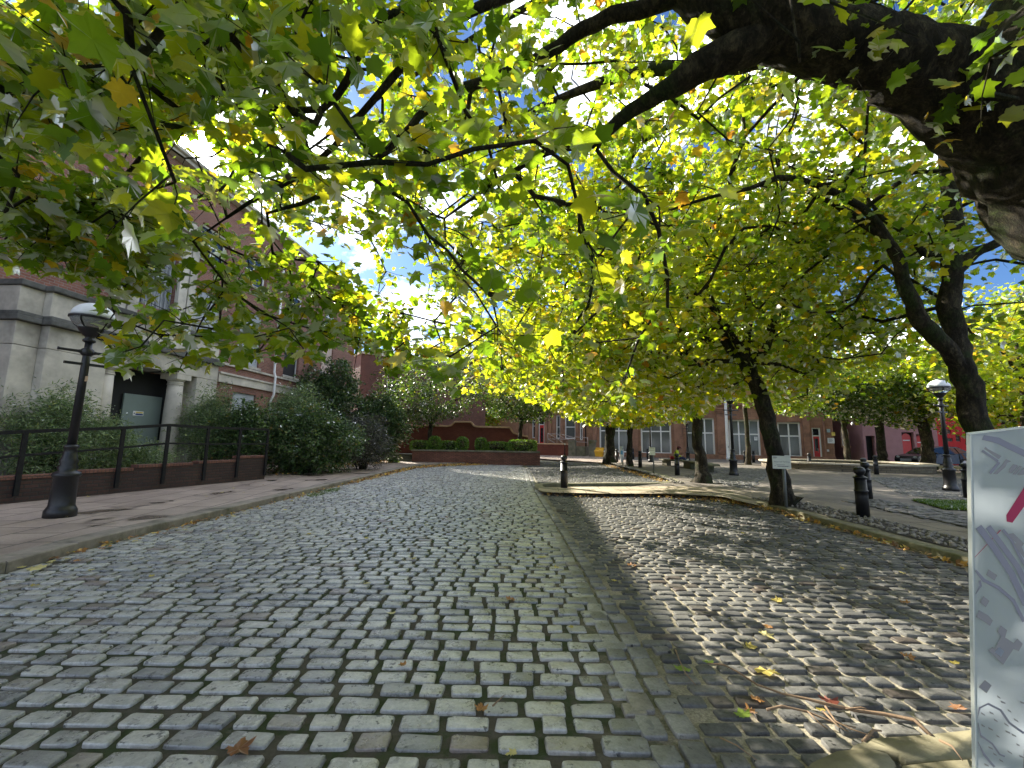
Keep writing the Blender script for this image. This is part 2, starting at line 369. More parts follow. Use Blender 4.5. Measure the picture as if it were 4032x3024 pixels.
def m_flags(name, c1, c2, joint, bw, rh, rough, rot=0.0, wet=0.0):
    t = NT(name); v = coords(t); mp = t.n('ShaderNodeMapping'); mp.inputs['Rotation'].default_value = (0, 0, rot); t.l(v, mp.inputs[0])
    wn = t.n('ShaderNodeMix', data_type='RGBA'); wn.inputs[0].default_value = 0.02
    nn = t.n('ShaderNodeTexNoise'); nn.inputs['Scale'].default_value = 2; t.l(mp.outputs[0], nn.inputs['Vector']); t.l(mp.outputs[0], wn.inputs[6]); t.l(nn.outputs[1], wn.inputs[7])
    b = t.n('ShaderNodeTexBrick'); t.l(wn.outputs[2], b.inputs['Vector']); b.offset = 0.43; b.squash = 0.7; b.squash_frequency = 3
    b.inputs['Color1'].default_value = (*c1, 1); b.inputs['Color2'].default_value = (*c2, 1); b.inputs['Mortar'].default_value = (*joint, 1)
    b.inputs['Scale'].default_value = 1; b.inputs['Mortar Size'].default_value = 0.012; b.inputs['Brick Width'].default_value = bw; b.inputs['Row Height'].default_value = rh
    n1 = t.noise(v, 1.1, 7, 0.7); n2 = t.noise(v, 40, 5, 0.7)
    c = t.mix(0.8, b.outputs[0], t.ramp(n1, [(0.3, (0.62, 0.6, 0.58)), (0.7, (1.2, 1.2, 1.2))]), 'MULTIPLY')
    c = t.mix(0.5, c, t.ramp(n2, [(0.3, (0.6, 0.6, 0.6)), (0.7, (1.2, 1.2, 1.2))]), 'MULTIPLY')
    rr = rough
    if wet:
        w = t.ramp(t.noise(v, 0.9, 3, 0.5), [(0.60, (0, 0, 0)), (0.66, (1, 1, 1))])
        c = t.mix(t.math('MULTIPLY', w, wet), c, (0.05, 0.035, 0.028)); rr = t.mix(w, (rough,) * 3, (0.25,) * 3)
    return t.out(c, rr, normal=t.bump(t.math('ADD', t.math('MULTIPLY', t.math('SUBTRACT', 1.0, b.outputs[1]), 2.0), n2), 0.5, 0.008))
M['flags'] = m_flags('left_flagstones', (0.32, 0.255, 0.21), (0.44, 0.355, 0.295), (0.03, 0.027, 0.02), 0.95, 0.62, 0.5, R(82), 0.75)
M['flags2'] = m_flags('plaza_flagstones', (0.12, 0.105, 0.088), (0.175, 0.15, 0.122), (0.05, 0.045, 0.03), 0.9, 0.6, 0.8, R(8))
M['sandy'] = m_flags('sandy_path', (0.40, 0.33, 0.23), (0.46, 0.385, 0.27), (0.14, 0.11, 0.07), 0.85, 0.75, 0.9, R(4))
M['kerb'] = m_plain('kerb_stone', (0.24, 0.205, 0.165), 0.8, 0, 0.3, 5, 0.35, dirt=(0.09, 0.085, 0.05))
M['kerbmoss'] = m_plain('mossy_kerb_stone', (0.20, 0.18, 0.11), 0.9, 0, 0.35, 5, 0.4, dirt=(0.085, 0.095, 0.03))

def kerb(name, line, h, w, mat, side, step=0.85):
    b = MB(); line = [Vector(p) for p in line]
    # resample
    pts = [line[0]]; acc = 0
    for a, c in zip(line[:-1], line[1:]):
        L = (c - a).length
        while acc + L >= step:
            f = (step - acc) / L; a = a + (c - a) * f; pts.append(a.copy()); L = (c - a).length; acc = 0
        acc += L
    pts.append(line[-1])
    for i in range(len(pts) - 1):
        a, c = pts[i], pts[i + 1]; d = (c - a)
        if d.length < 0.15: continue
        def nm(k):
            k0, k1 = max(k - 1, 0), min(k + 1, len(pts) - 1); q = pts[k1] - pts[k0]; return Vector((-q.y, q.x)).normalized() * side
        g_ = d.normalized() * 0.004; j = random.uniform(-0.006, 0.006); hz = h + random.uniform(-0.005, 0.005)
        n0, n1_ = nm(i), nm(i + 1)
        P = [a + g_, c - g_, c - g_ + n1_ * w, a + g_ + n0 * w]
        P = [p + n0 * j for p in P]; ch = 0.012
        Q = [P[0] + n0 * ch, P[1] + n1_ * ch, P[2], P[3]]
        vs = [(p.x, p.y, -0.05) for p in P] + [(p.x, p.y, hz - ch) for p in P] + [(p.x, p.y, hz) for p in Q]
        fs = [(k, (k + 1) % 4, 4 + (k + 1) % 4, 4 + k) for k in range(4)] + [(4 + k, 4 + (k + 1) % 4, 8 + (k + 1) % 4, 8 + k) for k in range(4)] + [(8, 9, 10, 11)]
        b.add(vs, fs)
    return tag(b.build(name, mat), kind='structure')
kerb('kerb_left', KL, 0.125, 0.30, M['kerb'], 1)
kerb('kerb_right', KR, 0.115, 0.26, M['kerbmoss'], -1, 0.6)

def offset_line(line, w, side):
    out = []
    for k in range(len(line)):
        a = Vector(line[max(k - 1, 0)]); c = Vector(line[min(k + 1, len(line) - 1)]); d = c - a
        out.append(tuple(Vector(line[k]) + Vector((-d.y, d.x)).normalized() * side * w))
    return out
KLo = offset_line(KL, 0.27, 1)
b = MB(); P = KLo[:-1] + [(7.0, 29.6), (9.6, 33.5), (9.6, 90), (-60, 90), (-60, -3)]
b.add([(p[0], p[1], 0.118) for p in P], [tuple(range(len(P)))])
tag(b.build('pavement', M['flags']), kind='structure')
KRo = offset_line(KR, 0.24, -1)
P = [KRo[0]] + [p for p in KRo[1:13]] + [p for p in KRo[-6:]] + [(7.05, 33.4), (9.61, 33.52), (9.61, 90), (120, 90), (120, -3)]
b = MB(); b.add([(p[0], p[1], 0.108) for p in P], [tuple(range(len(P)))])
tag(b.build('plaza_paving', M['flags2']), kind='structure')
# island of sandy flags poking into the road
I_ = KRo[9:21]
isl = [(KR[12][0] - 0.0, KR[12][1] + 0.25)] if False else []
P = xy([(2610, 1943), (2366, 1943), (2175, 1939), (2135, 1934), (2120, 1928), (2122, 1922), (2140, 1919), (2244, 1917), (2450, 1916), (2600, 1915), (2700, 1914), (2860, 1925), (2960, 1960), (2990, 1990), (2905, 1972), (2850, 1956), (2700, 1947)], 0.112)
b = MB(); b.add([(p[0], p[1], 0.113) for p in P], [tuple(range(len(P) - 1, -1, -1))])
tag(b.build('sandy_path', M['sandy']), kind='structure')
M['path2'] = m_flags('brown_path_flags', (0.22, 0.185, 0.14), (0.28, 0.24, 0.18), (0.07, 0.06, 0.04), 0.85, 0.75, 0.9, R(4))  # second path in darker, less yellow flags
P = xy([(2860, 1935), (3010, 1968), (3200, 2010), (3420, 2050), (3700, 2105), (3990, 2165), (3990, 2120), (3700, 2062), (3450, 2010), (3250, 1975), (3050, 1945), (2900, 1922)], 0.112)
b = MB(); b.add([(p[0], p[1], 0.1165) for p in P], [tuple(range(len(P)))])
tag(b.build('path', M['path2']), kind='structure')
# sett patch of the plaza (worn, low relief) and its cobbled border
cells2 = []
PA = xy([(2700, 1880), (2790, 1838), (3040, 1850), (2960, 1925), (2880, 1915)], 0.11) 
PB = xy([(3420, 1880), (3700, 1880), (3990, 1915), (3990, 1985), (3560, 1950)], 0.11)
PC = xy([(3330, 1975), (3480, 1968), (3830, 2040), (3990, 2075), (3990, 2125), (3800, 2080)], 0.11)
def fill(P, px, py, h0):
    x0, x1 = min(p[0] for p in P), max(p[0] for p in P); y0, y1 = min(p[1] for p in P), max(p[1] for p in P); y = y0
    while y < y1:
        x = x0 + random.uniform(0, px)
        while x < x1:
            w = px * random.uniform(.8, 1.2)
            if inside((x + w / 2, y), P): cells2.append((x + w / 2, y, w - .035, py - .03, h0 + random.gauss(0, .004)))
            x += w
        y += py
fill(PA, .2, .14, .122); fill(PB, .2, .14, .122); fill(PC, .2, .15, .135)
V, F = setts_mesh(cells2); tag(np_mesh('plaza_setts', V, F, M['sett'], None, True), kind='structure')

# pebble bed with bare soil under the trees along the right kerb
PB_ = xy([(2700, 1905), (2560, 1862), (2440, 1828), (2420, 1822), (2400, 1822), (2440, 1836), (2530, 1859), (2612, 1882), (2655, 1902)], .12)
bed = [offset_line(KR, .27, -1)[1:9] + offset_line(KR, 1.05, -1)[1:9][::-1], PB_]
for k, P in enumerate(bed):
    b = MB(); b.add([(p[0], p[1], 0.121) for p in P], [tuple(range(len(P)))])
    tag(b.build('soil_bed', M['soil']), kind='structure')
peb = MB()
for P, n, s0, s1 in ((bed[0], 620, .018, .04), (PB_, 260, .03, .06)):
    x0, x1 = min(p[0] for p in P), max(p[0] for p in P); y0, y1 = min(p[1] for p in P), max(p[1] for p in P); c_ = 0
    while c_ < n:
        x, y = random.uniform(x0, x1), random.uniform(y0, y1)
        if inside((x, y), P):
            c_ += 1; s = random.uniform(s0, s1)
            peb.blob((x, y, .12 + s * .35), (s, s * random.uniform(.6, .9), s * .65), 12, .08, Matrix.Rotation(random.uniform(0, 6), 3, 'Z'))
o = peb.build('pebbles', M['pebble']); tag(o, 'rounded pale pebbles set in soil along the right kerb', 'pebbles', kind='stuff')
M['pebble_r'] = None

def blades(name, P, n, h, mat, label, cat, z=0.12):
    x0, x1 = min(p[0] for p in P), max(p[0] for p in P); y0, y1 = min(p[1] for p in P), max(p[1] for p in P)
    Q = rng.uniform((x0, y0), (x1, y1), (n * 3, 2)); Q = np.array([q for q in Q if inside(q, P)])[:n]; n = len(Q)
    a = rng.uniform(0, 6.28, n); hh = h * rng.uniform(.5, 1.2, n); w = .006; ln = rng.normal(0, .4, (n, 2)) * hh[:, None]
    b0 = np.stack([Q[:, 0] - w * np.cos(a), Q[:, 1] - w * np.sin(a), np.full(n, z)], 1); b1 = np.stack([Q[:, 0] + w * np.cos(a), Q[:, 1] + w * np.sin(a), np.full(n, z)], 1)
    t_ = np.stack([Q[:, 0] + ln[:, 0], Q[:, 1] + ln[:, 1], z + hh], 1)
    V = np.stack([b0, b1, t_], 1).reshape(-1, 3); F = np.arange(len(V)).reshape(-1, 3)
    return tag(np_mesh(name, V, F, mat), label, cat, kind='stuff')
M['grass'] = m_leaf('grass_blade', [(0, (0.05, 0.10, 0.015)), (1, (0.10, 0.17, 0.03))], 0.35)
GP = xy([(3590, 1972), (3990, 1985), (3990, 2022), (3720, 2008)], .11)
blades('grass', GP, 16000, .07, M['grass'], 'small bright green grass patch beyond the right lamp post', 'grass')
b = MB(); b.add([(p[0], p[1], 0.1205) for p in GP], [tuple(range(len(GP)))]); tag(b.build('soil_bed', M['soil']), kind='structure')
blades('weeds', xy([(1195, 1950), (1330, 1922), (1345, 1932), (1230, 1962)]), 1500, .05, M['grass'], 'green weeds sprouting in the gutter at the left kerb', 'weeds', 0.0)
# ================================================================= BUILDINGS
class Facade:
    """local frame: x along the front (left to right seen from outside), -y outwards, z up"""
    def __init__(s, P0, P1, name, label, cat, group=None):
        s.P0 = Vector((P0[0], P0[1], 0)); d = Vector((P1[0] - P0[0], P1[1] - P0[1], 0)); s.L = d.length; s.rz = math.atan2(d.y, d.x)
        s.root = empty(name, s.P0, s.rz, label, cat, group); s.inv = Matrix.Rotation(-s.rz, 3, 'Z')
    def hit(s, px, py, d=0.0):                  # where the sight line meets the plane y=-d
        o = s.inv @ (EYE - s.P0); r = s.inv @ ray(px, py); t = (-d - o.y) / r.y; p = o + r * t; return p.x, p.z
    def u(s, px, py=1600, d=0.0): return s.hit(px, py, d)[0]
    def z(s, px, py, d=0.0): return s.hit(px, py, d)[1]
    def wall(s, mb, u0, u1, z0, z1, ops, y=0.0, th=0.35):
        us = sorted({u0, u1, *[o[0] for o in ops], *[o[1] for o in ops]}); zs = sorted({z0, z1, *[o[2] for o in ops], *[o[3] for o in ops]})
        us = [u for u in us if u0 <= u <= u1]; zs = [z for z in zs if z0 <= z <= z1]
        for a, b in zip(us[:-1], us[1:]):
            for c, d in zip(zs[:-1], zs[1:]):
                mu, mz = (a + b) / 2, (c + d) / 2
                if any(o[0] < mu < o[1] and o[2] < mz < o[3] for o in ops): continue
                mb.add([(a, y, c), (b, y, c), (b, y, d), (a, y, d)], [(0, 1, 2, 3)])
        for a, b, c, d in ops:
            mb.add([(a, y, c), (b, y, c), (b, y + th, c), (a, y + th, c)], [(0, 1, 2, 3)]); mb.add([(a, y, d), (b, y, d), (b, y + th, d), (a, y + th, d)], [(3, 2, 1, 0)])
            mb.add([(a, y, c), (a, y, d), (a, y + th, d), (a, y + th, c)], [(3, 2, 1, 0)]); mb.add([(b, y, c), (b, y, d), (b, y + th, d), (b, y + th, c)], [(0, 1, 2, 3)])
    def body(s, mb, u0, u1, z1, depth, y0=0.0):  # ends, back and top behind the pierced front
        mb.add([(u0, y0, 0), (u0, depth, 0), (u0, depth, z1), (u0, y0, z1)], [(0, 1, 2, 3)][::-1]); mb.add([(u1, y0, 0), (u1, depth, 0), (u1, depth, z1), (u1, y0, z1)], [(0, 1, 2, 3)])
        mb.add([(u0, depth, 0), (u1, depth, 0), (u1, depth, z1), (u0, depth, z1)], [(3, 2, 1, 0)])

M['glass'] = m_plain('window_glass', (0.02, 0.025, 0.028), 0.06, 0, 0.2, 2, 0, spec=0.9)
def blinds_mat():
    t = NT('vertical_blinds_behind_glass'); v = coords(t); sp = t.n('ShaderNodeSeparateXYZ'); t.l(v, sp.inputs[0])
    w = t.n('ShaderNodeMath', operation='PINGPONG'); t.l(sp.outputs[0], w.inputs[0]); w.inputs[1].default_value = 0.05
    c = t.ramp(t.math('MULTIPLY', w.outputs[0], 20), [(0.25, (0.035, 0.04, 0.04)), (0.6, (0.17, 0.18, 0.175))])
    c = t.mix(t.noise(v, 0.8, 3, 0.5), c, (0.06, 0.07, 0.07))
    return t.out(c, 0.12, spec=0.8)
M['blinds'] = blinds_mat()

def window(F, u0, u1, z0, z1, y, fmat, pmat, cols=1, rows=(), sill=None, fw=0.07, name='window'):
    """frame mesh with its pane (and sill) as sub-parts"""
    f = MB()
    f.box(u0, u1, y, y + .07, z0, z0 + fw); f.box(u0, u1, y, y + .07, z1 - fw, z1)
    f.box(u0, u0 + fw, y, y + .07, z0 + fw, z1 - fw); f.box(u1 - fw, u1, y, y + .07, z0 + fw, z1 - fw)
    for k in range(1, cols):
        x = u0 + (u1 - u0) * k / cols; f.box(x - fw * .4, x + fw * .4, y + .004, y + .066, z0 + fw, z1 - fw)
    for r_ in rows:
        zz = z0 + (z1 - z0) * r_; f.box(u0 + fw, u1 - fw, y + .008, y + .062, zz - fw * .4, zz + fw * .4)
    o = f.build(name, fmat, F.root)
    p = MB(); p.box(u0 + fw * .5, u1 - fw * .5, y + .035, y + .045, z0 + fw * .5, z1 - fw * .5); p.build('pane', pmat, o)
    if sill: q = MB(); q.box(u0 - .08, u1 + .08, -0.09, y + .09, z0 - .12, z0 - .003); q.build('sill', sill, o)
    return o
def boarded(F, u0, u1, z0, z1, y, mat, sill=M['stone'], ribs=2):
    q = MB(); n = max(1, ribs); w = (u1 - u0) / n
    for k in range(n): q.box(u0 + k * w + .004, u0 + (k + 1) * w - .004, y + .002 * (k % 2), y + .02, z0 + .005, z1 - .005)
    q.box(u1 - .16, u1 - .13, y - .03, y + .001, z0 + .25, z0 + .42); q.box(u1 - .16, u1 - .13, y - .03, y + .001, z1 - .5, z1 - .33)
    o = q.build('boarded_window', mat, F.root)
    if sill: s = MB(); s.box(u0 - .08, u1 + .08, -.09, y + .03, z0 - .12, z0 - .002); s.build('sill', sill, o)
    return o

# ----------------------------------------------------------------- the disused brick building on the left
def onl(Y): return (-13.5 + .0612 * Y, Y)
FL = Facade(onl(3.0), onl(31.0), 'brick_building', 'disused red brick building with boarded windows and a pale stone portico', 'building')
H = 11.65; LW = FL.L
U = lambda px: FL.u(px)
def uY(Y): return (Y - 3.0) * math.sqrt(1 + .0612 ** 2)
wu = [(uY(5.6), uY(6.9)), (uY(8.0), uY(9.3)), (uY(16.3), uY(17.75)), (uY(18.95), uY(20.5)), (uY(22.5), uY(23.9)), (uY(26.4), uY(27.8))]
ops = []
for k, (a, b) in enumerate(wu):
    z0 = 4.75 if k < 5 else 5.6
    ops.append((a, b, z0, 7.3 if k < 5 else 7.9)); ops.append((a, b, 8.55, 10.0))
ops += [(wu[3][0], wu[3][1], 1.3, 3.45), (wu[4][0], wu[4][1], 1.3, 3.45), (uY(13.9), uY(15.4), 5.9, 8.6)]
mb = MB(); FL.wall(mb, 0, LW, 0, H, ops); FL.body(mb, 0, LW, H, 9.0); mb.build('wall', M['brickred'], FL.root)
for k, (a, b) in enumerate(wu):
    z0 = 4.75 if k < 5 else 5.6; z1 = 7.3 if k < 5 else 7.9
    if k == 4: window(FL, a, b, z0, z1, .12, M['offwhite'], M['shade_black'], 1, (), M['stone'])
    else: boarded(FL, a, b, z0, z1, .08, M['boardpink'] if k == 5 else M['board'])
    window(FL, a, b, 8.55, 10.0, .14, M['white'], M['glass'], 2, (.5,), M['stone'])
boarded(FL, wu[3][0], wu[3][1], 1.3, 3.45, .08, M['board']); window(FL, wu[4][0], wu[4][1], 1.3, 3.45, .12, M['white'], M['shade_black'], 1, (.5,))
# string course, sill course and cornice
s = MB(); s.box(uY(17.9), LW - .01, -.10, -.002, 3.75, 4.1); s.box(uY(17.9), LW - .01, -.16, -.002, 4.099, 4.19); s.build('string_course', M['stone'], FL.root, .01)
s = MB(); s.box(0, uY(10.6), -.1, -.002, 3.75, 4.1); s.build('string_course', M['stone'], FL.root, .01)
s = MB(); s.box(uY(17.9), LW - .01, -.09, -.002, 4.52, 4.61); s.build('sill_course', M['stone'], FL.root)
s = MB(); s.box(-.2, LW + .35, -.30, 9.1, H + .003, H + .16); s.box(-.3, LW + .45, -.42, 9.2, H + .163, H + .30)
s.build('cornice', M['stone'], FL.root, .02)
s = MB(); s.add([(0, 0.3, H + .5), (LW, .3, H + .5), (LW, 8.8, H + .5), (0, 8.8, H + .5), (1.5, 4.5, H + 1.1), (LW - 1.5, 4.5, H + 1.1)], [(0, 1, 5, 4), (1, 2, 5), (2, 3, 4, 5), (3, 0, 4)]); s.build('roof', M['slate'], FL.root)
# big first-floor window with stone surround over the portico
a, b = uY(13.9), uY(15.4)
s = MB()
for x0, x1 in ((a - .75, a - .42), (a - .36, a), (b, b + .36), (b + .42, b + .75)): s.box(x0, x1, -.16, -.002, 5.45, 8.75)
s.box(a - .85, b + .85, -.22, -.002, 8.753, 9.05); s.box(a - 1.0, b + 1.0, -.38, -.002, 9.053, 9.2)
s.prism_y([(a - 1.0, 9.203), (b + 1.0, 9.203), ((a + b) / 2, 9.95)], -.30, -.002)
s.build('window_surround', M['stone'], FL.root, .012)
q = MB(); q.box(a + .01, b - .01, .12, .16, 5.9, 8.6)
t = NT('rain_streaked_board'); v = coords(t); mp = t.n('ShaderNodeMapping'); mp.inputs['Scale'].default_value = (14, 1, 1.2); t.l(v, mp.inputs[0])
M['streak'] = t.out(t.ramp(t.noise(mp.outputs[0], 1, 6, .75), [(.42, (.045, .055, .065)), (.6, (.34, .36, .38))]), .7)
q.build('boarded_window', M['streak'], FL.root)
# white downpipe
s = MB(); u = uY(21.5); s.tube([(u, -.17, 11.9), (u, -.17, 4.75), (u + .02, -.24, 4.5), (u + .02, -.24, 3.6), (u, -.12, 3.3), (u, -.12, .3)], .055, 10)
for z in (11.2, 9.2, 7.2, 5.2, 2.8, 1.2): s.tube([(u, -.17, z - .04), (u, -.17, z + .04)], .075, 10)
s.box(u - .16, u + .16, -.3, -.02, 11.9, 12.08); s.build('downpipe', M['white'], FL.root)
# ---- portico : stepped stone wings, two round columns, black panel painting the entrance shade, grey-green sheet
PY = 0.85
cl, cr = FL.u(422, 1650, PY), FL.u(706, 1650, PY)          # column centres
pl, pr = FL.u(65, 1450, PY), FL.u(845, 1600, PY)
s = MB()
wing_in_l, wing_in_r = cl - .25, cr + .30
s.box(pl + .55, wing_in_l, -PY, -.002, 0, 3.62); s.box(pl, pl + .547, -PY + .22, -.002, 0, 3.62)      # left wing and its set-back
s.box(wing_in_r + .28, pr, -PY, -.002, 0, 3.62)
s.box(pl + 1.5, pl + 1.62, -PY - .03, -PY - .001, 0, 3.62)
s.box(pl + .55, pr, -PY, -.002, 3.63, 4.22); s.box(pl, pl + .547, -PY + .22, -.002, 3.63, 4.22)          # frieze
s.box(pl + .55, pr, -PY + .05, -.002, 4.47, 5.12); s.box(pl, pl + .547, -PY + .26, -.002, 4.47, 5.12)   # blocking course
pw = s.build('portico_wall', M['stone'], FL.root, .015)
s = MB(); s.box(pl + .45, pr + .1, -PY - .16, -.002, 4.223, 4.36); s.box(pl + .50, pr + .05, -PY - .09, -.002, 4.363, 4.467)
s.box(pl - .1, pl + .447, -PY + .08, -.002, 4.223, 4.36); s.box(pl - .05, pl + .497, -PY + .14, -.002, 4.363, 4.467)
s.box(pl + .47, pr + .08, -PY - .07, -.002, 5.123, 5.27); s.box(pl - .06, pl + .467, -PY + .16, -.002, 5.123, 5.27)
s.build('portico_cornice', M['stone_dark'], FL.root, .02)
s = MB()
for c in (cl, cr):
    pc_ = (c, -PY + .30, 0)
    s.lathe([(.33, .25), (.33, .36)], pc_, 28); s.lathe([(.29, .361), (.29, .40)], pc_, 28); s.lathe([(.265, .401), (.262, 1.2), (.25, 2.4), (.23, 3.24)], pc_, 28)
    s.lathe([(.25, 3.241), (.25, 3.28)], pc_, 28); s.lathe([(.232, 3.281), (.232, 3.37)], pc_, 28); s.lathe([(.24, 3.371), (.275, 3.41), (.285, 3.44)], pc_, 28)
    s.box(c - .31, c + .31, -PY - .01, -PY + .61, 3.441, 3.622); s.box(c - .36, c + .36, -PY - .06, -PY + .66, .0, .25)
    o = s.build('column', M['stone'], FL.root); s = MB()
s.box(cr + .33, cr + .57, -.26, -.003, 0, 3.62); s.build('pilaster', M['stone'], FL.root)
s = MB(); s.box(cl, cr + .3, -.04, -.003, 0, 3.6); s.build('entrance_shade_panel', M['shade_black'], FL.root)  # thin black panel on the wall, painting the shade of the entrance
sl, sr = FL.u(476, 1650, .12), FL.u(628, 1650, .12); zt = FL.z(560, 1556, .12)
s = MB(); s.box(sl, sr, -.13, -.08, .05, zt); sh = s.build('security_sheet', M['sheet'], FL.root, .004)
M['signwhite'] = m_plain('sign_white', (.7, .72, .72), .4, 0, .04, 5, 0); M['signyel'] = m_plain('sign_yellow', (.7, .55, .12), .4, 0, .04, 5, 0); M['signblue'] = m_plain('sign_blue', (.03, .06, .2), .4, 0, .04, 5, 0)
us, zs = FL.hit(545, 1628, .14); w2, h2 = .19, .075
q = MB(); q.box(us - w2, us + w2, -.136, -.1305, zs - h2, zs + h2); sg = q.build('warning_sign', M['signwhite'], sh)
q = MB(); q.m = 0; q.box(us - w2 + .09, us + w2 - .02, -.1385, -.1362, zs + .01, zs + .055); q.m = 1; q.box(us - w2 + .09, us + w2 - .02, -.1385, -.1362, zs - .058, zs - .003)
q.m = 2
for zz in (zs + .026, zs + .036): q.box(us - .06, us + .12, -.1395, -.1386, zz, zz + .004)
q.prism_y([(us - w2 + .02, zs - .03), (us - w2 + .07, zs - .03), (us - w2 + .045, zs + .03)], -.1385, -.1362)
mk = q.build('sign_panels', [M['signyel'], M['signblue'], M['iron']], FL.root); mk.parent = sh
s = MB(); s.box(cl - .6, cr + .6, -PY - .75, -PY - .07, 0.1, .18); s.box(cl - .3, cr + .4, -PY - .067, -.05, .1, .249); s.build('step', M['stone'], FL.root, .01)

# ----------------------------------------------------------------- lower wing beyond it
FA = Facade((dp(1374, 1600, 31.6).x, 33.5), (dp(1374, 1600, 31.6).x + 9.5, 40.5), 'brick_annex', 'lower dark red brick wing beyond the far corner of the disused building', 'building')
s = MB(); FA.wall(s, 0, FA.L, 0, 8.2, [(2.2, 3.4, 4.6, 6.4), (5.2, 6.4, 4.6, 6.4)]); FA.body(s, 0, FA.L, 8.2, 7); s.build('wall', M['brickannex'], FA.root)
window(FA, 2.2, 3.4, 4.6, 6.4, .1, M['white'], M['glass'], 1, (.5,), M['stone']); window(FA, 5.2, 6.4, 4.6, 6.4, .1, M['white'], M['glass'], 1, (.5,), M['stone'])
s = MB(); s.box(-.1, FA.L + .1, -.12, 7.1, 8.203, 8.4); s.build('parapet', M['stone'], FA.root)

# ----------------------------------------------------------------- sandstone building across the end
q0, q1 = dp(2340, 1790, 47.0), dp(3400, 1790, 38.5)
e = (q1 - q0).normalized(); qs = q0 - e * 14.2
FR = Facade((qs.x, qs.y), (q1.x, q1.y), 'sandstone_building', 'long orange sandstone building with tall white framed windows behind the plaza', 'building')
RU = lambda px, py=1760: FR.u(px, py)
def RZ(px, py): return FR.z(px, py)
wins = []  # (px0, px1, pytop, pybot, cols, rows, material)
big = [(2360, 2476, 1640, 1781), (2524, 2644, 1640, 1787), (2704, 2816, 1645, 1795), (2873, 2996, 1652, 1797), (3066, 3158, 1662, 1800)]
small = [(2094, 2107, 1630, 1725, 1), (2189, 2206, 1635, 1727, 1), (2224, 2266, 1635, 1728, 1), (2283, 2294, 1640, 1733, 1)]
rsm = [(3318, 3347, 1690, 1756, 1), (3369, 3413 - 0, 1692, 1758, 1)]
ops = []
for a, b, c, d in big: ops.append((RU(a), RU(b), RZ((a + b) / 2, d), RZ((a + b) / 2, c)))
for a, b, c, d, k in small + rsm[:1]: ops.append((RU(a), RU(b), RZ((a + b) / 2, d), RZ((a + b) / 2, c)))
door1 = (RU(2119), RU(2143), .0, RZ(2131, 1636)); door2 = (RU(3201), RU(3236), .0, RZ(3218, 1684))
ops += [door1, door2]
up = []
for k in range(9):
    x = RU(2100) + k * (RU(3150) - RU(2100)) / 8; up.append((x - .9, x + .9, 7.0, 9.6))
HR = 11.2; LR = FR.L
s = MB(); FR.wall(s, 0, LR - 2.1, 0, HR, ops + up, 0, .4); FR.body(s, 0, LR - 2.1, HR, 12); s.build('wall', M['sand'], FR.root)
for i, (a, b, c, d) in enumerate(big):
    o_ = ops[i]; window(FR, *o_, .22, M['white'], M['blinds'], 3 if i != 4 else 2, (.60,), M['sandtrim'], .15)
for i, (a, b, c, d, k) in enumerate(small + rsm[:1]):
    window(FR, *ops[5 + i], .18, M['white'], M['blinds'] if i in (1, 2, 4) else M['glass'], 1, (.5,), M['sandtrim'], .11)
for o_ in up: window(FR, *o_, .2, M['white'], M['glass'], 2, (.5,), M['sandtrim'], .07)
# bays at the left end, pilasters, plinth, string courses
for px in (2056, 2075, 2112, 2150, 2165, 2183, 2212, 2272, 2303): s = MB(); u = RU(px); s.box(u - .16, u + .16, -.14, -.002, 0.55, 5.14); s.build('pilaster', M['sandtrim'], FR.root, .015)
for a, b in ((2335, 2352), (2483, 2515), (2655, 2692), (2826, 2864), (3005, 3045), (3165, 3192), (3245, 3252)): s = MB(); s.box(RU(a), RU(b), -.22, -.002, 0.6, 4.6); s.build('pilaster', M['sandtrim'], FR.root, .015)
for a, b in ((2483, 2515), (2655, 2692), (2826, 2864), (3005, 3045)):
    u0, u1 = RU(a) - .08, RU(b) + .08
    s = MB()
    for k in range(3): s.box(u0 - k * .05, u1 + k * .05, -.28 - k * .06, -.002, 4.603 + k * .17, 4.603 + k * .17 + .171)
    s.build('capital', M['sandtrim'], FR.root, .01)
s = MB(); s.box(0, LR - 2.1, -.30, -.003, 0.02, .55); s.build('plinth', M['sandtrim'], FR.root, .02)
for bx in (((-.18, 5.15, 5.32), (-.32, 5.32, 5.46)), ((-.22, 6.2, 6.32), (-.4, 6.32, 6.5))):
    s = MB()
    for a, b, c in bx: s.box(0, LR - 2.1, a, -.003, b, c + .001)
    s.build('string_course', M['sandtrim'], FR.root, .01)
s = MB(); s.box(0, LR - 2, -.5, .4, 11.2, 11.6); s.build('cornice', M['sandtrim'], FR.root, .01)
# carved frieze lettering that shows between the leaves
fc = bpy.data.curves.new('frieze_letters', 'FONT'); fc.body = 'AT OF'; fc.size = .75; fc.extrude = .03; fc.align_x = 'CENTER'
fo = bpy.data.objects.new('frieze_letters', fc); COL.objects.link(fo); dg = bpy.context.evaluated_depsgraph_get(); me = bpy.data.meshes.new_from_object(fo.evaluated_get(dg)); bpy.data.objects.remove(fo)
M['letter'] = m_plain('carved_letter', (.20, .07, .03), .8, 0, .1, 5, 0); me.materials.clear(); me.materials.append(M['letter'])
fo = bpy.data.objects.new('frieze_letters', me); COL.objects.link(fo); fo.parent = FR.root; fo.location = (RU(2945), -.035, 5.53); fo.rotation_euler = (R(90), 0, 0)
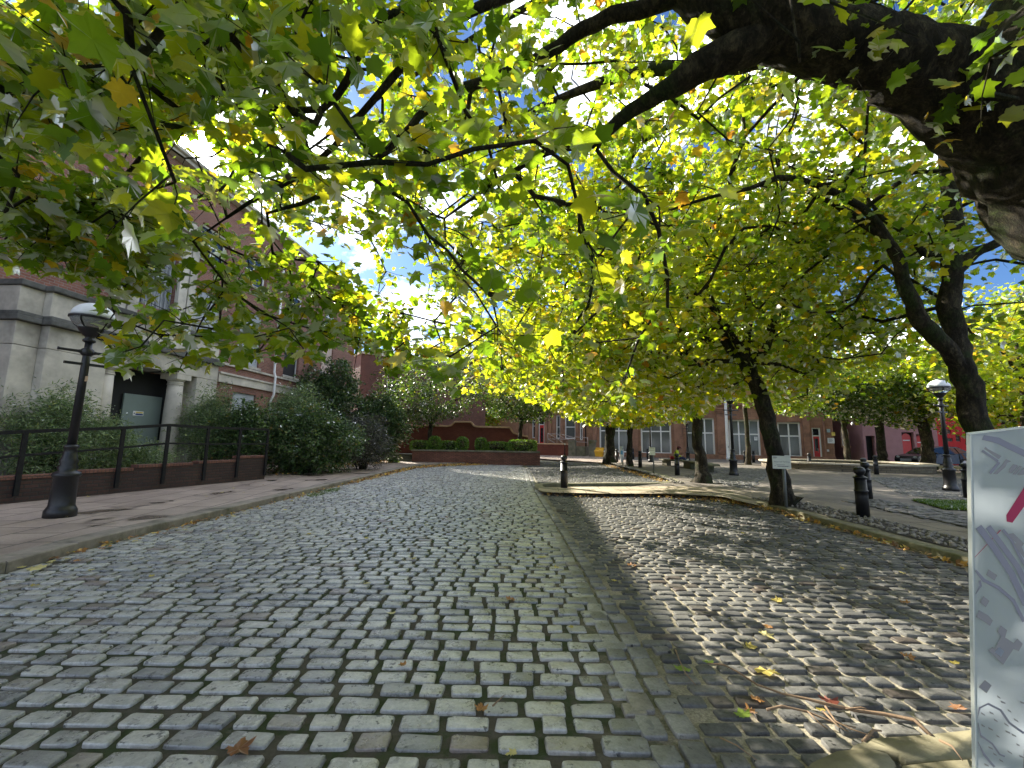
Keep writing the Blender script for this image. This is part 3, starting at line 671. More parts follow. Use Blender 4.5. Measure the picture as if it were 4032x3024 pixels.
# doors
for (a, b, c, d), y in ((door1, .2), (door2, .12)):
    f = MB(); f.box(a, a + .1, y, y + .1, c, d); f.box(b - .12, b, y, y + .1, c, d); f.box(a + .1, b - .12, y, y + .1, d - .1, d); zt_ = c + (d - c) * .78; f.box(a + .1, b - .12, y, y + .1, zt_ - .09, zt_); f.build('door_frame', M['white'], FR.root)
    f = MB(); f.box(a + .1, b - .12, y + .04, y + .09, c, zt_ - .09); dd = f.build('door', M['redpaint'], FR.root)
    f = MB(); w = b - a - .22
    f.box(a + .1 + w * .2, a + .1 + w * .8, y + .033, y + .039, c + (zt_ - c) * .42, c + (zt_ - c) * .88); f.build('door_glass', M['glass'], dd)
    f = MB(); f.tube([(b - .28, y - .02, c + .9), (b - .28, y - .02, c + 1.3)], .018, 6); f.build('handle', M['steel'], dd)
    f = MB(); f.box(a + .1, b - .12, y + .05, y + .06, zt_, d - .1); f.build('fanlight', M['glass'], FR.root)
def plate(F, px, py, w, h, mat, name='notice', lines=None, d=.02):
    u, z = F.hit(px, py, d); q = MB(); q.box(u - w / 2, u + w / 2, -d - .02, -.003, z - h / 2, z + h / 2); o = q.build(name, mat, F.root)
    if lines:
        q = MB()
        for k in range(lines): q.box(u - w * .35, u + w * (.3 - .12 * (k % 2)), -d - .023, -d - .021, z + h * (.3 - k * .16), z + h * (.3 - k * .16) + h * .05)
        q.build('printed_lines', M['iron'], o)
plate(FR, 3272, 1735, .52, .48, M['signwhite'], lines=4); plate(FR, 3281, 1709, .26, .30, M['signyel']); plate(FR, 3262, 1696, .26, .30, m_plain('pale_blue_plaque', (.3, .42, .46), .5, 0, .05, 4, 0)); plate(FR, 3260, 1774, .18, .2, M['signwhite'])
# notices stuck on the windows
plate(FR, 2976, 1727, .28, .34, M['signwhite'], 'window_notice', lines=3)
# red brick flank with downpipe at the left end
u0 = FR.hit(1905, 1700)[0]
s = MB(); s.box(-3.6, -.003, .3, 12, 0, 10.5); s.build('brick_flank', M['brickwall'], FR.root)
s = MB(); s.tube([(-.35, .22, 10), (-.35, .22, .2)], .06, 8); s.build('downpipe', M['iron_dull'], FR.root)
s = MB(); s.tube([(RU(2308), -.22, 6), (RU(2308), -.22, .2)], .06, 8); s.build('downpipe', M['iron_dull'], FR.root)
s = MB(); s.add([(-3.7, -.4, 11.6), (LR - 2, -.4, 11.6), (LR - 2, 12, 11.6), (-3.7, 12, 11.6), (-1, 6, 14.6), (LR - 6, 6, 14.6)], [(0, 1, 5, 4), (1, 2, 5), (2, 3, 4, 5), (3, 0, 4)]); s.build('roof', M['slate'], FR.root)
# reduced right-hand range (lower, with sash window and sill band)
s = MB(); a, b = ((RU(3368), RU(3412)), (RZ(3390, 1758), RZ(3390, 1690)))

# ramp in front of the left bay
ra = RU(2118, 1770); FRr = FR.root
s = MB(); zt_ = FR.z(2180, 1750, 3.0); u0, u1 = FR.u(2118, 1770, 3.0), FR.u(2242, 1770, 3.0)
ramp = empty('entrance_ramp', FR.P0, FR.rz, 'brick walled entrance ramp with pale handrails before the left red door', 'ramp')
s.box(u0, u1, -3.15, -2.9, .1, zt_); s.build('ramp_wall', M['brickwall'], ramp)
s = MB(); s.box(u0 - .05, u1, -3.2, -2.85, zt_ + .002, zt_ + .12); s.build('coping', M['terratrim'], ramp)
s = MB(); s.box(u0, u1 + 1.6, -2.898, -.32, .1, zt_ - .15); s.build('ramp_floor', M['benchstone'], ramp)
for px0, px1 in ((2240, 2266), (2321, 2345)):
    a, b = FR.u(px0, 1760, 3.2), FR.u(px1, 1760, 3.2); zt2 = FR.z(px0, 1732, 3.2)
    s = MB(); s.box(a, b, -3.5, -2.82, .1, zt2 - .2); s.box(a - .06, b + .06, -3.56, -2.76, zt2 - .197, zt2 - .08); s.prism([(a, -3.5), (b, -3.5), (b, -2.82), (a, -2.82)], zt2 - .078, zt2); s.build('gate_pier', M['benchstone'], ramp, .02)
M['rail'] = m_plain('pale_handrail', (.40, .34, .31), .45, .1, .1, 5, 0)
s = MB()
def rl(p, q, d, r_=.03):
    a = FR.hit(*p, d); b = FR.hit(*q, d); s.tube([(a[0], -d, a[1]), (b[0], -d, b[1])], r_, 8)
for d, pts in ((2.6, [((2157, 1706), (2187, 1723)), ((2157, 1728), (2184, 1744)), ((2157, 1704), (2157, 1748)), ((2157, 1708), (2193, 1709))]), (1.6, [((2195, 1708), (2222, 1727)), ((2203, 1708), (2262, 1724)), ((2193, 1708), (2193, 1748)), ((2195, 1728), (2220, 1747)), ((2262, 1720), (2314, 1724)), ((2264, 1739), (2314, 1742)), ((2314, 1722), (2314, 1760)), ((2262, 1720), (2262, 1762)), ((2160, 1728), (2240, 1730))])):
    for p, q in pts: rl(p, q, d)
s.build('handrail', M['rail'], ramp)

# ----------------------------------------------------------------- yellow grit bin
g_ = FR.P0 + Matrix.Rotation(FR.rz, 3, 'Z') @ Vector((FR.u(2359, 1770, 3.2), -3.2, .12))
gb = empty('grit_bin', g_, FR.rz, 'yellow plastic grit bin with sloping lid beside the ramp pier', 'grit bin')
s = MB(); s.add([(-.36, -.28, 0), (.36, -.28, 0), (.36, .28, 0), (-.36, .28, 0), (-.42, -.34, .5), (.42, -.34, .5), (.42, .34, .72), (-.42, .34, .72)], [(3, 2, 1, 0), (0, 1, 5, 4), (1, 2, 6, 5), (2, 3, 7, 6), (3, 0, 4, 7), (4, 5, 6, 7)]); s.build('bin_body', M['yellow'], gb, .03)
s = MB(); s.add([(-.46, -.38, .503), (.46, -.38, .503), (.46, .36, .74), (-.46, .36, .74), (-.42, -.3, .66), (.42, -.3, .66), (.42, .3, .92), (-.42, .3, .92)], [(3, 2, 1, 0), (0, 1, 5, 4), (1, 2, 6, 5), (2, 3, 7, 6), (3, 0, 4, 7), (4, 5, 6, 7)]); s.build('lid', M['yellow'], gb, .03)

# ----------------------------------------------------------------- buildings closing the right side
q2 = dp(3405, 1790, 38.6); q3 = dp(3700, 1790, 37.5)
FP = Facade((q2.x, q2.y), (q3.x, q3.y), 'mauve_building', 'mauve rendered building with an arched red doorway behind the parked car', 'building')
PU = lambda px: FP.u(px, 1760)
ops = [(PU(3412), PU(3448), 0, FP.z(3430, 1716)), (PU(3555), PU(3603), 0, FP.z(3580, 1702)), (PU(3612), PU(3650), 0, FP.z(3630, 1710))]
s = MB(); FP.wall(s, 0, FP.L, 0, 8.5, ops, 0, .5); FP.body(s, 0, FP.L, 8.5, 10); s.build('wall', M['pinkwall'], FP.root)
s = MB(); s.box(ops[0][0], ops[0][1], .45, .5, 0, ops[0][3]); s.build('passage_shade_panel', M['shade_black'], FP.root)  # black panel closes the opening and paints its shade
for o_ in ops[1:]:
    a, b, c, d = o_; s = MB(); n = 12; pts = [(a + .1, .05), (b - .1, .05)] + [((a + b) / 2 + (b - a - .2) / 2 * math.cos(math.pi * k / n), d - .5 + .4 * math.sin(math.pi * k / n)) for k in range(n + 1)]
    s.prism_y(pts, .25, .32); dd = s.build('door', M['redpaint'], FP.root)
    s = MB(); s.box(a, b, .33, .5, c, d); s.build('door_surround', M['brickdark'], FP.root)
    s = MB(); s.box(a + .2, b - .2, .235, .248, d - .75, d - .66); s.build('door_panel', M['signwhite'], dd)
s = MB(); s.box(-.1, FP.L + .05, -.15, .0 - .003, 8.1, 8.5); s.build('cornice', M['sandtrim'], FP.root)
q4 = dp(4150, 1790, 36.0)
FQ = Facade((q3.x, q3.y), (q4.x, q4.y), 'red_building', 'bright red painted building with grey windows behind the black car', 'building')
QU = lambda px: FQ.u(px, 1730)
ops = [(QU(3714), QU(3752), FQ.z(3733, 1738), FQ.z(3733, 1725)), (QU(3706), QU(3748), FQ.z(3733, 1708), FQ.z(3733, 1690)), (QU(3764), QU(3782), FQ.z(3773, 1738), FQ.z(3773, 1712)), (QU(3950), QU(4020), 2.6, 4.2)]
s = MB(); FQ.wall(s, 0, FQ.L, 0, 7.5, ops, 0, .3); FQ.body(s, 0, FQ.L, 7.5, 10); s.build('wall', M['redwall'], FQ.root)
for o_ in ops: window(FQ, *o_, .1, M['greypost'], M['glass'], 1, (.5,), None, .06)
s = MB(); s.box(-.05, FQ.L + .1, -.2, 10, 7.503, 7.75); s.build('parapet', M['sandtrim'], FQ.root)
# brick terrace beyond the right edge
q5 = dp(4700, 1790, 26.0)
FT = Facade((q4.x + .3, q4.y), (q5.x, q5.y), 'brick_terrace', 'brown brick terrace at the right end of the plaza', 'building')
ops = [(x, x + 1.3, z, z + 1.8) for x in (1.5, 4.5, 7.5) for z in (1.2, 4.6)]
s = MB(); FT.wall(s, 0, FT.L, 0, 8, ops, 0, .3); FT.body(s, 0, FT.L, 8, 9); s.build('wall', M['brickred'], FT.root)
for o_ in ops: window(FT, *o_, .1, M['white'], M['glass'], 1, (.5,), M['stone'], .06)
s = MB(); s.box(-.05, FT.L + .1, -.2, 9, 8.003, 8.3); s.build('parapet', M['stone'], FT.root)

# ----------------------------------------------------------------- terracotta garden wall with a scrolled hump, and raised planter
g0, g1 = dp(1455, 1790, 31.5), dp(2078, 1790, 31.5)
FG = Facade((g0.x, g0.y), (g1.x, g1.y), 'garden_wall', 'terracotta brick garden wall with a buff coping that rises in a scrolled hump', 'wall')
GZ = lambda px, py: FG.z(px, py); GU = lambda px: FG.u(px, 1700)
top = [(0, GZ(1700, 1680)), (GU(1720), GZ(1720, 1679)), (GU(1760), GZ(1760, 1681)), (GU(1776), GZ(1776, 1678)), (GU(1783), GZ(1783, 1670)), (GU(1790), GZ(1790, 1664)), (GU(1852), GZ(1852, 1664)), (GU(1858), GZ(1858, 1670)), (GU(1866), GZ(1866, 1680)), (GU(1880), GZ(1880, 1683)), (GU(2008), GZ(2008, 1686)), (GU(2012), GZ(2012, 1694)), (GU(2022), GZ(2022, 1708)), (FG.L, GZ(2040, 1722))]
s = MB(); s.prism_y([(0, 0)] + [(a, b) for a, b in top] + [(FG.L, 0)], 0, .3); s.build('wall_face', M['brickwall'], FG.root)
s = MB()
for (a, b), (c, d) in zip(top[:-1], top[1:]): s.beam((a, .15, b + .05), (c, .15, d + .05), .46, .12)
s.build('coping', M['terratrim'], FG.root, .02)

p0, p1 = gp(1606, 1829), gp(2116, 1826)
p1 = Vector((p1.x, 27.0, 0)); p0 = Vector((p0.x, 27.2, 0))
FPl = Facade((p0.x, p0.y), (p1.x, p1.y), 'raised_planter', 'long low brick planter with stone coping below the garden wall', 'planter')
zp = FPl.z(1650, 1776)
s = MB(); s.box(0, FPl.L, 0, 3.2, .0, zp); s.build('planter_wall', M['brickplant'], FPl.root)
s = MB()
for k in range(12): a = FPl.L * k / 12; s.box(a + .004, a + FPl.L / 12 - .004, -.06, .3, zp + .002, zp + .10)
s.box(-.06, .0 - .002, -.06, 3.2, zp + .002, zp + .1); s.build('coping', M['benchstone'], FPl.root, .012)
s = MB(); s.box(.1, FPl.L - .1, .302, 3.1, zp + .002, zp + .05); s.build('soil', M['soil'], FPl.root)
# dark steps between shrubbery and planter
st = empty('stone_steps', (p0.x - 3.0, p0.y + .4, 0), 0, 'dark stone steps between the shrubbery and the brick planter', 'steps')
s = MB()
for k in range(3): s.box(-1.9, 2.9, k * .38, 2.6, .1 + k * .15, .1 + k * .15 + .149)
s.build('treads', M['benchstone'], st, .015)
# ================================================================= TREES
def leaf_template(kind):
    if kind == 'plane':      # five-lobed leaf with teeth, tip towards +y, stalk at the origin
        half = [(0.0, 0.0), (0.10, -0.06), (0.30, -0.12), (0.38, 0.0), (0.60, 0.06), (0.52, 0.22), (0.60, 0.34), (0.66, 0.46), (0.80, 0.66), (0.60, 0.64), (0.44, 0.62), (0.34, 0.70), (0.30, 0.86), (0.16, 0.94), (0.0, 1.18)]
    elif kind == 'plane_mid':
        half = [(0.0, 0.0), (0.30, -0.10), (0.56, 0.08), (0.52, 0.28), (0.76, 0.64), (0.42, 0.62), (0.26, 0.88), (0.0, 1.15)]
    elif kind == 'far':
        half = [(0.0, 0.0), (0.45, 0.05), (0.62, 0.55), (0.28, 0.62), (0.0, 1.1)]
    elif kind == 'narrow':
        half = [(0.0, 0.0), (0.13, 0.35), (0.10, 0.8), (0.0, 1.2)]
    else:                    # oval
        half = [(0.0, 0.0), (0.28, 0.25), (0.30, 0.65), (0.0, 1.1)]
    right = half; left = [(-x, y) for x, y in half[-2:0:-1]]
    P = np.array(right + left); cy_ = 0.42
    V = np.concatenate([P, [[0, cy_]]]); n = len(P)
    Z = -0.16 * (V[:, 0] ** 2) * 1.6 - 0.12 * (V[:, 1] - .4) ** 2; Z[-1] += 0.03
    V = np.concatenate([V, Z[:, None]], 1)
    F = np.array([(i, (i + 1) % n, n) for i in range(n)])
    return V, F
TPL = {k: leaf_template(k) for k in ('plane', 'plane_mid', 'far', 'narrow', 'oval')}
def unit(a): return a / np.maximum(np.linalg.norm(a, axis=1, keepdims=True), 1e-9)
def leaves(name, P, D, size, kind, mat, parent=None, tilt=0.75, droop=0.45):
    """P positions, D growth directions; blades lie roughly level and droop at the tip"""
    T, F = TPL[kind]; N = len(P)
    nrm = unit(np.array([[0, 0, 1.0]]) + rng.normal(0, tilt, (N, 3)))
    ydir = D + rng.normal(0, .5, (N, 3)); ydir[:, 2] -= droop
    ydir = unit(ydir - nrm * np.sum(ydir * nrm, 1, keepdims=True) * 0.85); xd = unit(np.cross(ydir, nrm)); nr = np.cross(xd, ydir)
    s = (size * rng.uniform(.55, 1.2, N))[:, None, None]; cup = rng.uniform(-.6, 2.4, N)[:, None, None]
    asp = rng.uniform(.8, 1.1, N)[:, None, None]
    V = P[:, None] + s * (T[None, :, 0:1] * asp * xd[:, None] + T[None, :, 1:2] * ydir[:, None] + T[None, :, 2:3] * cup * nr[:, None])
    FF = F[None] + (np.arange(N) * len(T))[:, None, None]
    return np_mesh(name, V.reshape(-1, 3), FF.reshape(-1, 3), mat, parent, False)

class Tree:
    def __init__(s): s.p = []; s.par = []; s.r0 = []; s.lvl = []
    def limb(s, pts, rad, parent=-1, sub=3):
        """hand-placed limb; returns index of its nodes"""
        pts = [Vector(p) for p in pts]; ids = []
        # Catmull-Rom resample
        Q = []; Rr = []
        for i in range(len(pts) - 1):
            a, b, c, d = pts[max(i - 1, 0)], pts[i], pts[i + 1], pts[min(i + 2, len(pts) - 1)]
            for k in range(sub):
                t = k / sub; t2, t3 = t * t, t * t * t
                Q.append(0.5 * ((2 * b) + (c - a) * t + (2 * a - 5 * b + 4 * c - d) * t2 + (3 * b - a - 3 * c + d) * t3)); Rr.append(rad[i] * (1 - t) + rad[i + 1] * t)
        Q.append(pts[-1]); Rr.append(rad[-1]); pr = parent
        for i, (q, r_) in enumerate(zip(Q, Rr)):
            if i == 0 and parent >= 0 and (Vector(s.p[parent]) - q).length < 1e-4: ids.append(parent); continue
            jit = Vector((random.gauss(0, 1), random.gauss(0, 1), random.gauss(0, 1))) * ((0.12 if sub < 5 else 0.012) * r_ if i not in (0,) else 0)
            s.p.append(tuple(q + jit)); s.par.append(pr); s.r0.append(r_); s.lvl.append(0); pr = len(s.p) - 1; ids.append(pr)
        return ids
    def grow(s, A, seg=0.45, sag=0.05, wig=0.09):
        A = np.array(A); s.term = []
        base = np.array(s.p); d0 = np.min(np.linalg.norm(A[:, None] - base[None], axis=2), axis=1)
        for a in A[np.argsort(d0)]:
            B = np.array(s.p); dv = a - B; ds = np.linalg.norm(dv, axis=1)
            lv = np.array(s.lvl); cost = ds + 0.10 * lv + np.where(dv[:, 2] < 0, -dv[:, 2] * 0.25, 0)
            k = int(np.argmin(cost)); L = ds[k]
            if L < 0.12: s.term.append(k); continue
            n = max(1, int(round(L / seg))); p0 = B[k]; pk = s.par[k]
            pd = (B[k] - B[pk]) if pk >= 0 else np.array([0, 0, 1.0]); pd = pd / (np.linalg.norm(pd) + 1e-9)
            c1 = p0 + pd * L * 0.28; pr = k
            for i in range(1, n + 1):
                t = i / n; q = (1 - t) ** 2 * p0 + 2 * t * (1 - t) * c1 + t * t * a
                q = q + rng.normal(0, wig * min(L, 1.5) * (1 - t * .6), 3) * (i < n); q[2] -= sag * L * math.sin(math.pi * t) * (-1 if dv[k][2] > 0 else 1)
                s.p.append(tuple(q)); s.par.append(pr); s.r0.append(0); s.lvl.append(s.lvl[k] + 1); pr = len(s.p) - 1
            s.term.append(pr)
    def radii(s, tip=0.006, expo=0.42):
        n = len(s.p); w = np.zeros(n); 
        ch = [[] for _ in range(n)]
        for i, p in enumerate(s.par):
            if p >= 0: ch[p].append(i)
        order = sorted(range(n), key=lambda i: -i)
        for i in order:
            if not ch[i]: w[i] = 1
            if s.par[i] >= 0: w[s.par[i]] += w[i]
        r = tip * w ** expo * 1.0
        r = np.array([max(a, b) if b == 0 else b for a, b in zip(r, s.r0)])
        for i in range(n):                       # never thicker than parent
            if s.par[i] >= 0: r[i] = min(r[i], r[s.par[i]] * (0.98 if s.r0[i] == 0 else 1.5))
        s.r = r; s.ch = ch; s.w = w; return r
    def tubes(s, nmax=14, nmin=4, rmin=0.0):
        Vs, Fs = [], []; base = 0
        starts = [i for i in range(len(s.p)) if s.par[i] < 0]; stack = [(i, None) for i in starts]
        while stack:
            i, par = stack.pop(); ch = [] if par is None else [par]; ch.append(i); c = i
            while s.ch[c]:
                kids = sorted(s.ch[c], key=lambda k: -(s.r[k] * 100 + s.w[k] * .001)); 
                for k in kids[1:]: stack.append((k, c))
                c = kids[0]; ch.append(c)
            P = np.array([s.p[k] for k in ch]); rr = np.array([s.r[k] for k in ch]).copy()
            if par is not None: rr[0] = rr[1]
            if rr.max() < rmin or len(P) < 2: continue
            rr[-1] *= .6
            n = int(np.clip(4 + rr[0] * 60, nmin, nmax if rr[0] < .3 else nmax * 2)); T = np.gradient(P, axis=0); T = unit(T)
            ref = np.cross(T[0], [0.3, 0.9, 0.1]); ref /= np.linalg.norm(ref) + 1e-9; ring = []
            ang = np.arange(n) * 2 * math.pi / n
            for k in range(len(P)):
                ref = ref - T[k] * ref.dot(T[k]); ref /= np.linalg.norm(ref) + 1e-9; b = np.cross(T[k], ref)
                rj = rr[k] * (1 + (rng.normal(0, .035, n) + .05 * np.sin(ang * 2 + P[k].sum() * 5) + .045 * np.sin(ang * 3 - P[k][0] * 9 + P[k][2] * 7) if rr[k] > .03 else 0))
                ring.append(P[k] + np.cos(ang)[:, None] * rj.reshape(-1, 1) * ref + np.sin(ang)[:, None] * rj.reshape(-1, 1) * b if rr[k] > .03 else P[k] + rr[k] * (np.cos(ang)[:, None] * ref + np.sin(ang)[:, None] * b))
            V = np.concatenate(ring); m = len(P); i0 = np.arange(n); j0 = (i0 + 1) % n
            F = np.concatenate([np.stack([k * n + i0, k * n + j0, (k + 1) * n + j0, (k + 1) * n + i0], 1) for k in range(m - 1)]) + base
            Vs.append(V); Fs.append(F); base += len(V)
        return np.concatenate(Vs), np.concatenate(Fs)
    def leafpoints(s, per, spread=0.35, twigs=3, tl=0.35, keep=None):
        """leaves sit along short twigs at every branch end; returns points, directions and adds the twigs"""
        P, D = [], []; tV = []
        T = np.array([s.p[k] for k in s.term]); par = np.array([s.p[s.par[k]] if s.par[k] >= 0 else s.p[k] for k in s.term])
        dirs = unit(T - par + rng.normal(0, 1e-3, T.shape))
        for k, (t, d) in enumerate(zip(T, dirs)):
            for _ in range(twigs):
                e = d * .6 + rng.normal(0, .55, 3); e[2] -= .25; e /= np.linalg.norm(e); L = tl * rng.uniform(.5, 1.3)
                back = t - d * rng.uniform(0, .25) * tl; end = back + e * L; tV.append((back, (back + end) / 2 + rng.normal(0, .04 * L, 3), end, s.term[k]))
                m = max(1, int(rng.poisson(per / twigs))); f = rng.uniform(.1, 1.05, m)[:, None]
                pts = back + e * L * f + rng.normal(0, spread * .28, (m, 3)); P.append(pts); D.append(unit(np.repeat(e[None], m, 0) * .6 + (pts - (back + e * L * f)) * 4 + rng.normal(0, .3, (m, 3))))
        P = np.concatenate(P); D = np.concatenate(D)
        if keep is not None: q = keep(P); P, D = P[q], D[q]
        s_tw = .005 if twigs == 3 and tl < .4 else .004
        for a, b, c, k in tV:
            if keep is not None and not keep(c[None])[0]: continue
            s.p.append(tuple(a)); s.par.append(k); s.r0.append(s_tw); s.lvl.append(9); i = len(s.p) - 1
            s.p.append(tuple(b)); s.par.append(i); s.r0.append(.0035); s.lvl.append(9); s.p.append(tuple(c)); s.par.append(i + 1); s.r0.append(.0025); s.lvl.append(9)
        return P, D

GREEN = [(0.0, (0.05, 0.10, 0.010)), (0.3, (0.10, 0.17, 0.012)), (0.65, (0.17, 0.225, 0.016)), (0.9, (0.24, 0.25, 0.018)), (0.975, (0.30, 0.23, 0.02)), (1.0, (0.30, 0.13, 0.025))]
YEL = [(0.0, (0.09, 0.16, 0.010)), (0.3, (0.17, 0.23, 0.012)), (0.6, (0.24, 0.28, 0.016)), (0.9, (0.30, 0.30, 0.018)), (0.975, (0.38, 0.27, 0.02)), (1.0, (0.34, 0.14, 0.025))]
DEEP = [(0.0, (0.02, 0.05, 0.010)), (0.5, (0.05, 0.10, 0.015)), (0.9, (0.09, 0.14, 0.02)), (1.0, (0.18, 0.16, 0.03))]
M['leaf_plane'] = m_leaf('plane_leaf', GREEN, .62, tbright=2.75)
M['leaf_yellow'] = m_leaf('sunlit_yellow_plane_leaf', YEL, .63, tbright=2.65)  # yellower palette, brightened to put sunlight into these crowns' colour
M['leaf_deep'] = m_leaf('small_green_leaf', DEEP, .45, tbright=1.9)
M['bark'] = m_bark('plane_bark', (0.018, 0.014, 0.009), (0.075, 0.062, 0.040), 10)
M['bark2'] = m_bark('dark_bark', (0.028, 0.021, 0.014), (0.10, 0.08, 0.05), 5)
BND = np.array([(-3000, 1060), (0, 1060), (160, 1070), (290, 1120), (400, 1200), (440, 1400), (506, 1480), (680, 1470), (800, 1462), (905, 1425), (1010, 1425), (1240, 1430), (1330, 1400), (1440, 1400), (1542, 1475), (1651, 1478), (1732, 1500), (1790, 1575), (1880, 1545), (2041, 1560), (2203, 1630), (2325, 1675), (2500, 1680), (2700, 1660), (2760, 1640), (2850, 1560), (3050, 1600), (3400, 1640), (3800, 1690), (6000, 1690)], float)
def above(P, extra=0.0, bnd=BND):
    q = proj(P); return (q[:, 1] < np.interp(q[:, 0], bnd[:, 0], bnd[:, 1]) - extra) | (q[:, 2] < 0.3)
def ell(c, r, n, hollow=0.0):
    out = []
    while len(out) < n:
        p = rng.uniform(-1, 1, 3); l = np.linalg.norm(p)
        if hollow < l < 1: out.append(np.array(c) + p * np.array(r))
    return np.array(out)
def W(px, py, Y): return tuple(dp(px, py, Y))
def PR(w, Y): return w / 2 / FPX * Y

def finish(t, name, label, group, bark, leafmat, per, size, kind, spread, twigs, tl, keep=None, rmin=0.0, nmax=14, tilt=.75, sub=None, tip=.006, expo=.42):
    root = empty(name, t.base, 0, label, 'tree', group)
    P, D = t.leafpoints(per, spread, twigs, tl, keep)
    t.radii(tip, expo); V, F = t.tubes(nmax, 4, rmin); off = np.array(t.base)
    np_mesh('trunk', V - off, F, bark, root, True)
    leaves('crown', P - off, D, size, kind, leafmat, root, tilt)
    return root, len(P)

NL = 0
# ---- T1: the great plane tree overhead; its trunk stands just outside the right edge
t = Tree(); b0 = Vector((5.5, 3.4, 0)); t.base = tuple(b0)
tr = t.limb([b0, (5.4, 3.35, .5), (5.1, 3.25, 1.4), W(4460, 955, 3.15), W(4280, 780, 3.1), W(4110, 560, 3.05)], [.72, .56, .52, .50, .50, .50], sub=6)
up = t.limb([t.p[tr[-1]], W(4190, 250, 3.1), W(4240, -150, 3.2), W(4000, -700, 3.6), (3.2, 4.6, 7.6), (2.6, 5.4, 9.2)], [.5, .50, .44, .34, .2, .09], tr[-1])
l1 = t.limb([t.p[tr[-1]], W(3900, 430, 3.0), W(3640, 285, 2.95), W(3430, 205, 2.9), W(3240, 165, 2.9), W(3030, 105, 2.9), W(2830, 30, 2.95), W(2560, -160, 3.1), W(2200, -420, 3.3), W(1500, -900, 3.3), W(300, -1300, 3.1)], [.44, .36, .285, .25, .235, .205, .17, .13, .10, .07, .03], tr[-1], 6)
l1 = l1[::2]
l2 = t.limb([t.p[l1[14]], W(2870, 200, 2.95), W(2740, 280, 3.05), W(2600, 370, 3.2), W(2480, 440, 3.35), W(2330, 560, 3.5), W(2150, 600, 3.8), W(1950, 720, 4.2), W(1750, 860, 4.6)], [.14, .135, .12, .075, .06, .045, .035, .025, .014], l1[14])
l3 = t.limb([t.p[l1[19]], W(2400, 60, 3.3), W(2250, 150, 3.5), W(2080, 250, 3.6), W(1887, 325, 3.6), W(1742, 376, 3.6), W(1648, 463, 3.6), W(1525, 593, 3.6), W(1272, 766, 3.6), W(1050, 840, 3.6)], [.07, .065, .06, .052, .045, .040, .035, .030, .022, .012], l1[19])
l4 = t.limb([t.p[l1[22]], W(2100, -60, 3.4), W(1822, 65, 3.2), W(1605, 239, 3.2), W(1430, 440, 3.3), W(1250, 640, 3.4), W(980, 800, 3.6), W(760, 950, 3.8)], [.055, .05, .045, .036, .028, .024, .018, .01], l1[22])
l5 = t.limb([t.p[l1[25]], W(1900, -200, 3.0), W(1663, 0, 2.9), W(1490, 85, 2.9), W(1400, 240, 2.9), W(1270, 430, 3.0), W(900, 420, 3.2), W(620, 560, 3.3), W(430, 760, 3.3), W(200, 900, 3.3)], [.05, .045, .038, .034, .03, .026, .022, .018, .014, .008], l1[25])
l6 = t.limb([t.p[l1[27]], W(900, -400, 2.9), W(650, 0, 2.9), W(560, 260, 3.0), W(330, 420, 3.1), W(100, 520, 3.2), W(-300, 700, 3.4)], [.05, .042, .034, .028, .022, .016, .008], l1[27])
l7 = t.limb([t.p[up[6]], W(3800, -200, 3.6), W(3300, -100, 4.2), W(2900, -150, 4.8), W(2300, -80, 5.2), W(1700, 250, 5.4), W(1200, 600, 5.6)], [.16, .13, .10, .08, .05, .03, .015], up[6])
l8 = t.limb([t.p[up[9]], (3.4, 4.6, 6.2), (2.0, 6.0, 7.2), (.5, 7.2, 7.6), (-1.2, 8.2, 7.4)], [.16, .12, .09, .06, .02], up[9])
l9 = t.limb([t.p[l1[18]], W(2900, -400, 2.6), (-.3, 1.2, 5.4), (-2.4, .4, 6.1), (-4, -.6, 6.2)], [.12, .10, .08, .05, .02], l1[18])
A = []
while len(A) < 1180:
    p = ell((-0.4, 3.6, 5.4), (6.6, 5.6, 4.0), 1, 0.15)[0]
    if p[2] < 1.9 or np.linalg.norm(p - EY) < 2.0: continue
    q = proj(p)[0]
    if q[2] > .3 and (q[1] > np.interp(q[0], BND[:, 0], BND[:, 1]) - 110 / max(q[2], 1) * 1.5): continue
    if q[2] > .3 and 2650 < q[0] and q[1] > 330 and rng.random() < .93: continue      # opens under the arching limb
    if q[2] > .3 and 1900 < q[0] and q[1] > 900 and rng.random() < .7: continue
    if q[2] > .3 and q[1] > 950 and 1050 < q[0] < 1750 and rng.random() < .74: continue
    if q[2] > .3 and q[1] > 760 and q[0] < 1050 and rng.random() < .68: continue
    if q[2] > .3 and q[1] > 880 and q[0] < 1450 and rng.random() < .6: continue      # thin spot where the sky shows
    A.append(p)
# the hanging fringe on the left, low in front of the pale portico
for px, py, Y, n in ((120, 960, 3.4, 8), (330, 1000, 3.6, 8), (470, 1330, 3.7, 4), (560, 1400, 3.7, 3), (700, 1350, 3.8, 3), (880, 1330, 4, 3), (1180, 1340, 4.3, 4), (560, 1080, 3.6, 6), (1000, 1000, 4, 5), (1250, 1230, 4.4, 3), (250, 850, 3.2, 10), (60, 800, 3, 10), (500, 850, 3.3, 9), (400, 200, 2.6, 12), (800, 150, 2.6, 12), (150, 300, 2.6, 10), (1200, 120, 2.7, 10), (700, 450, 2.8, 10), (1600, 150, 2.9, 8), (1250, 1150, 4.6, 8), (1450, 1300, 5, 5), (1560, 1380, 5.4, 6), (1660, 1330, 5.4, 4), (1380, 1240, 5, 5), (2880, 420, 3.6, 2), (2650, 500, 3.6, 3)):
    for _ in range(n): A.append(np.array(W(px + rng.normal(0, 75), py + rng.normal(0, 55), Y + rng.normal(0, .35))))
t.grow(A, .30, .03, .10)
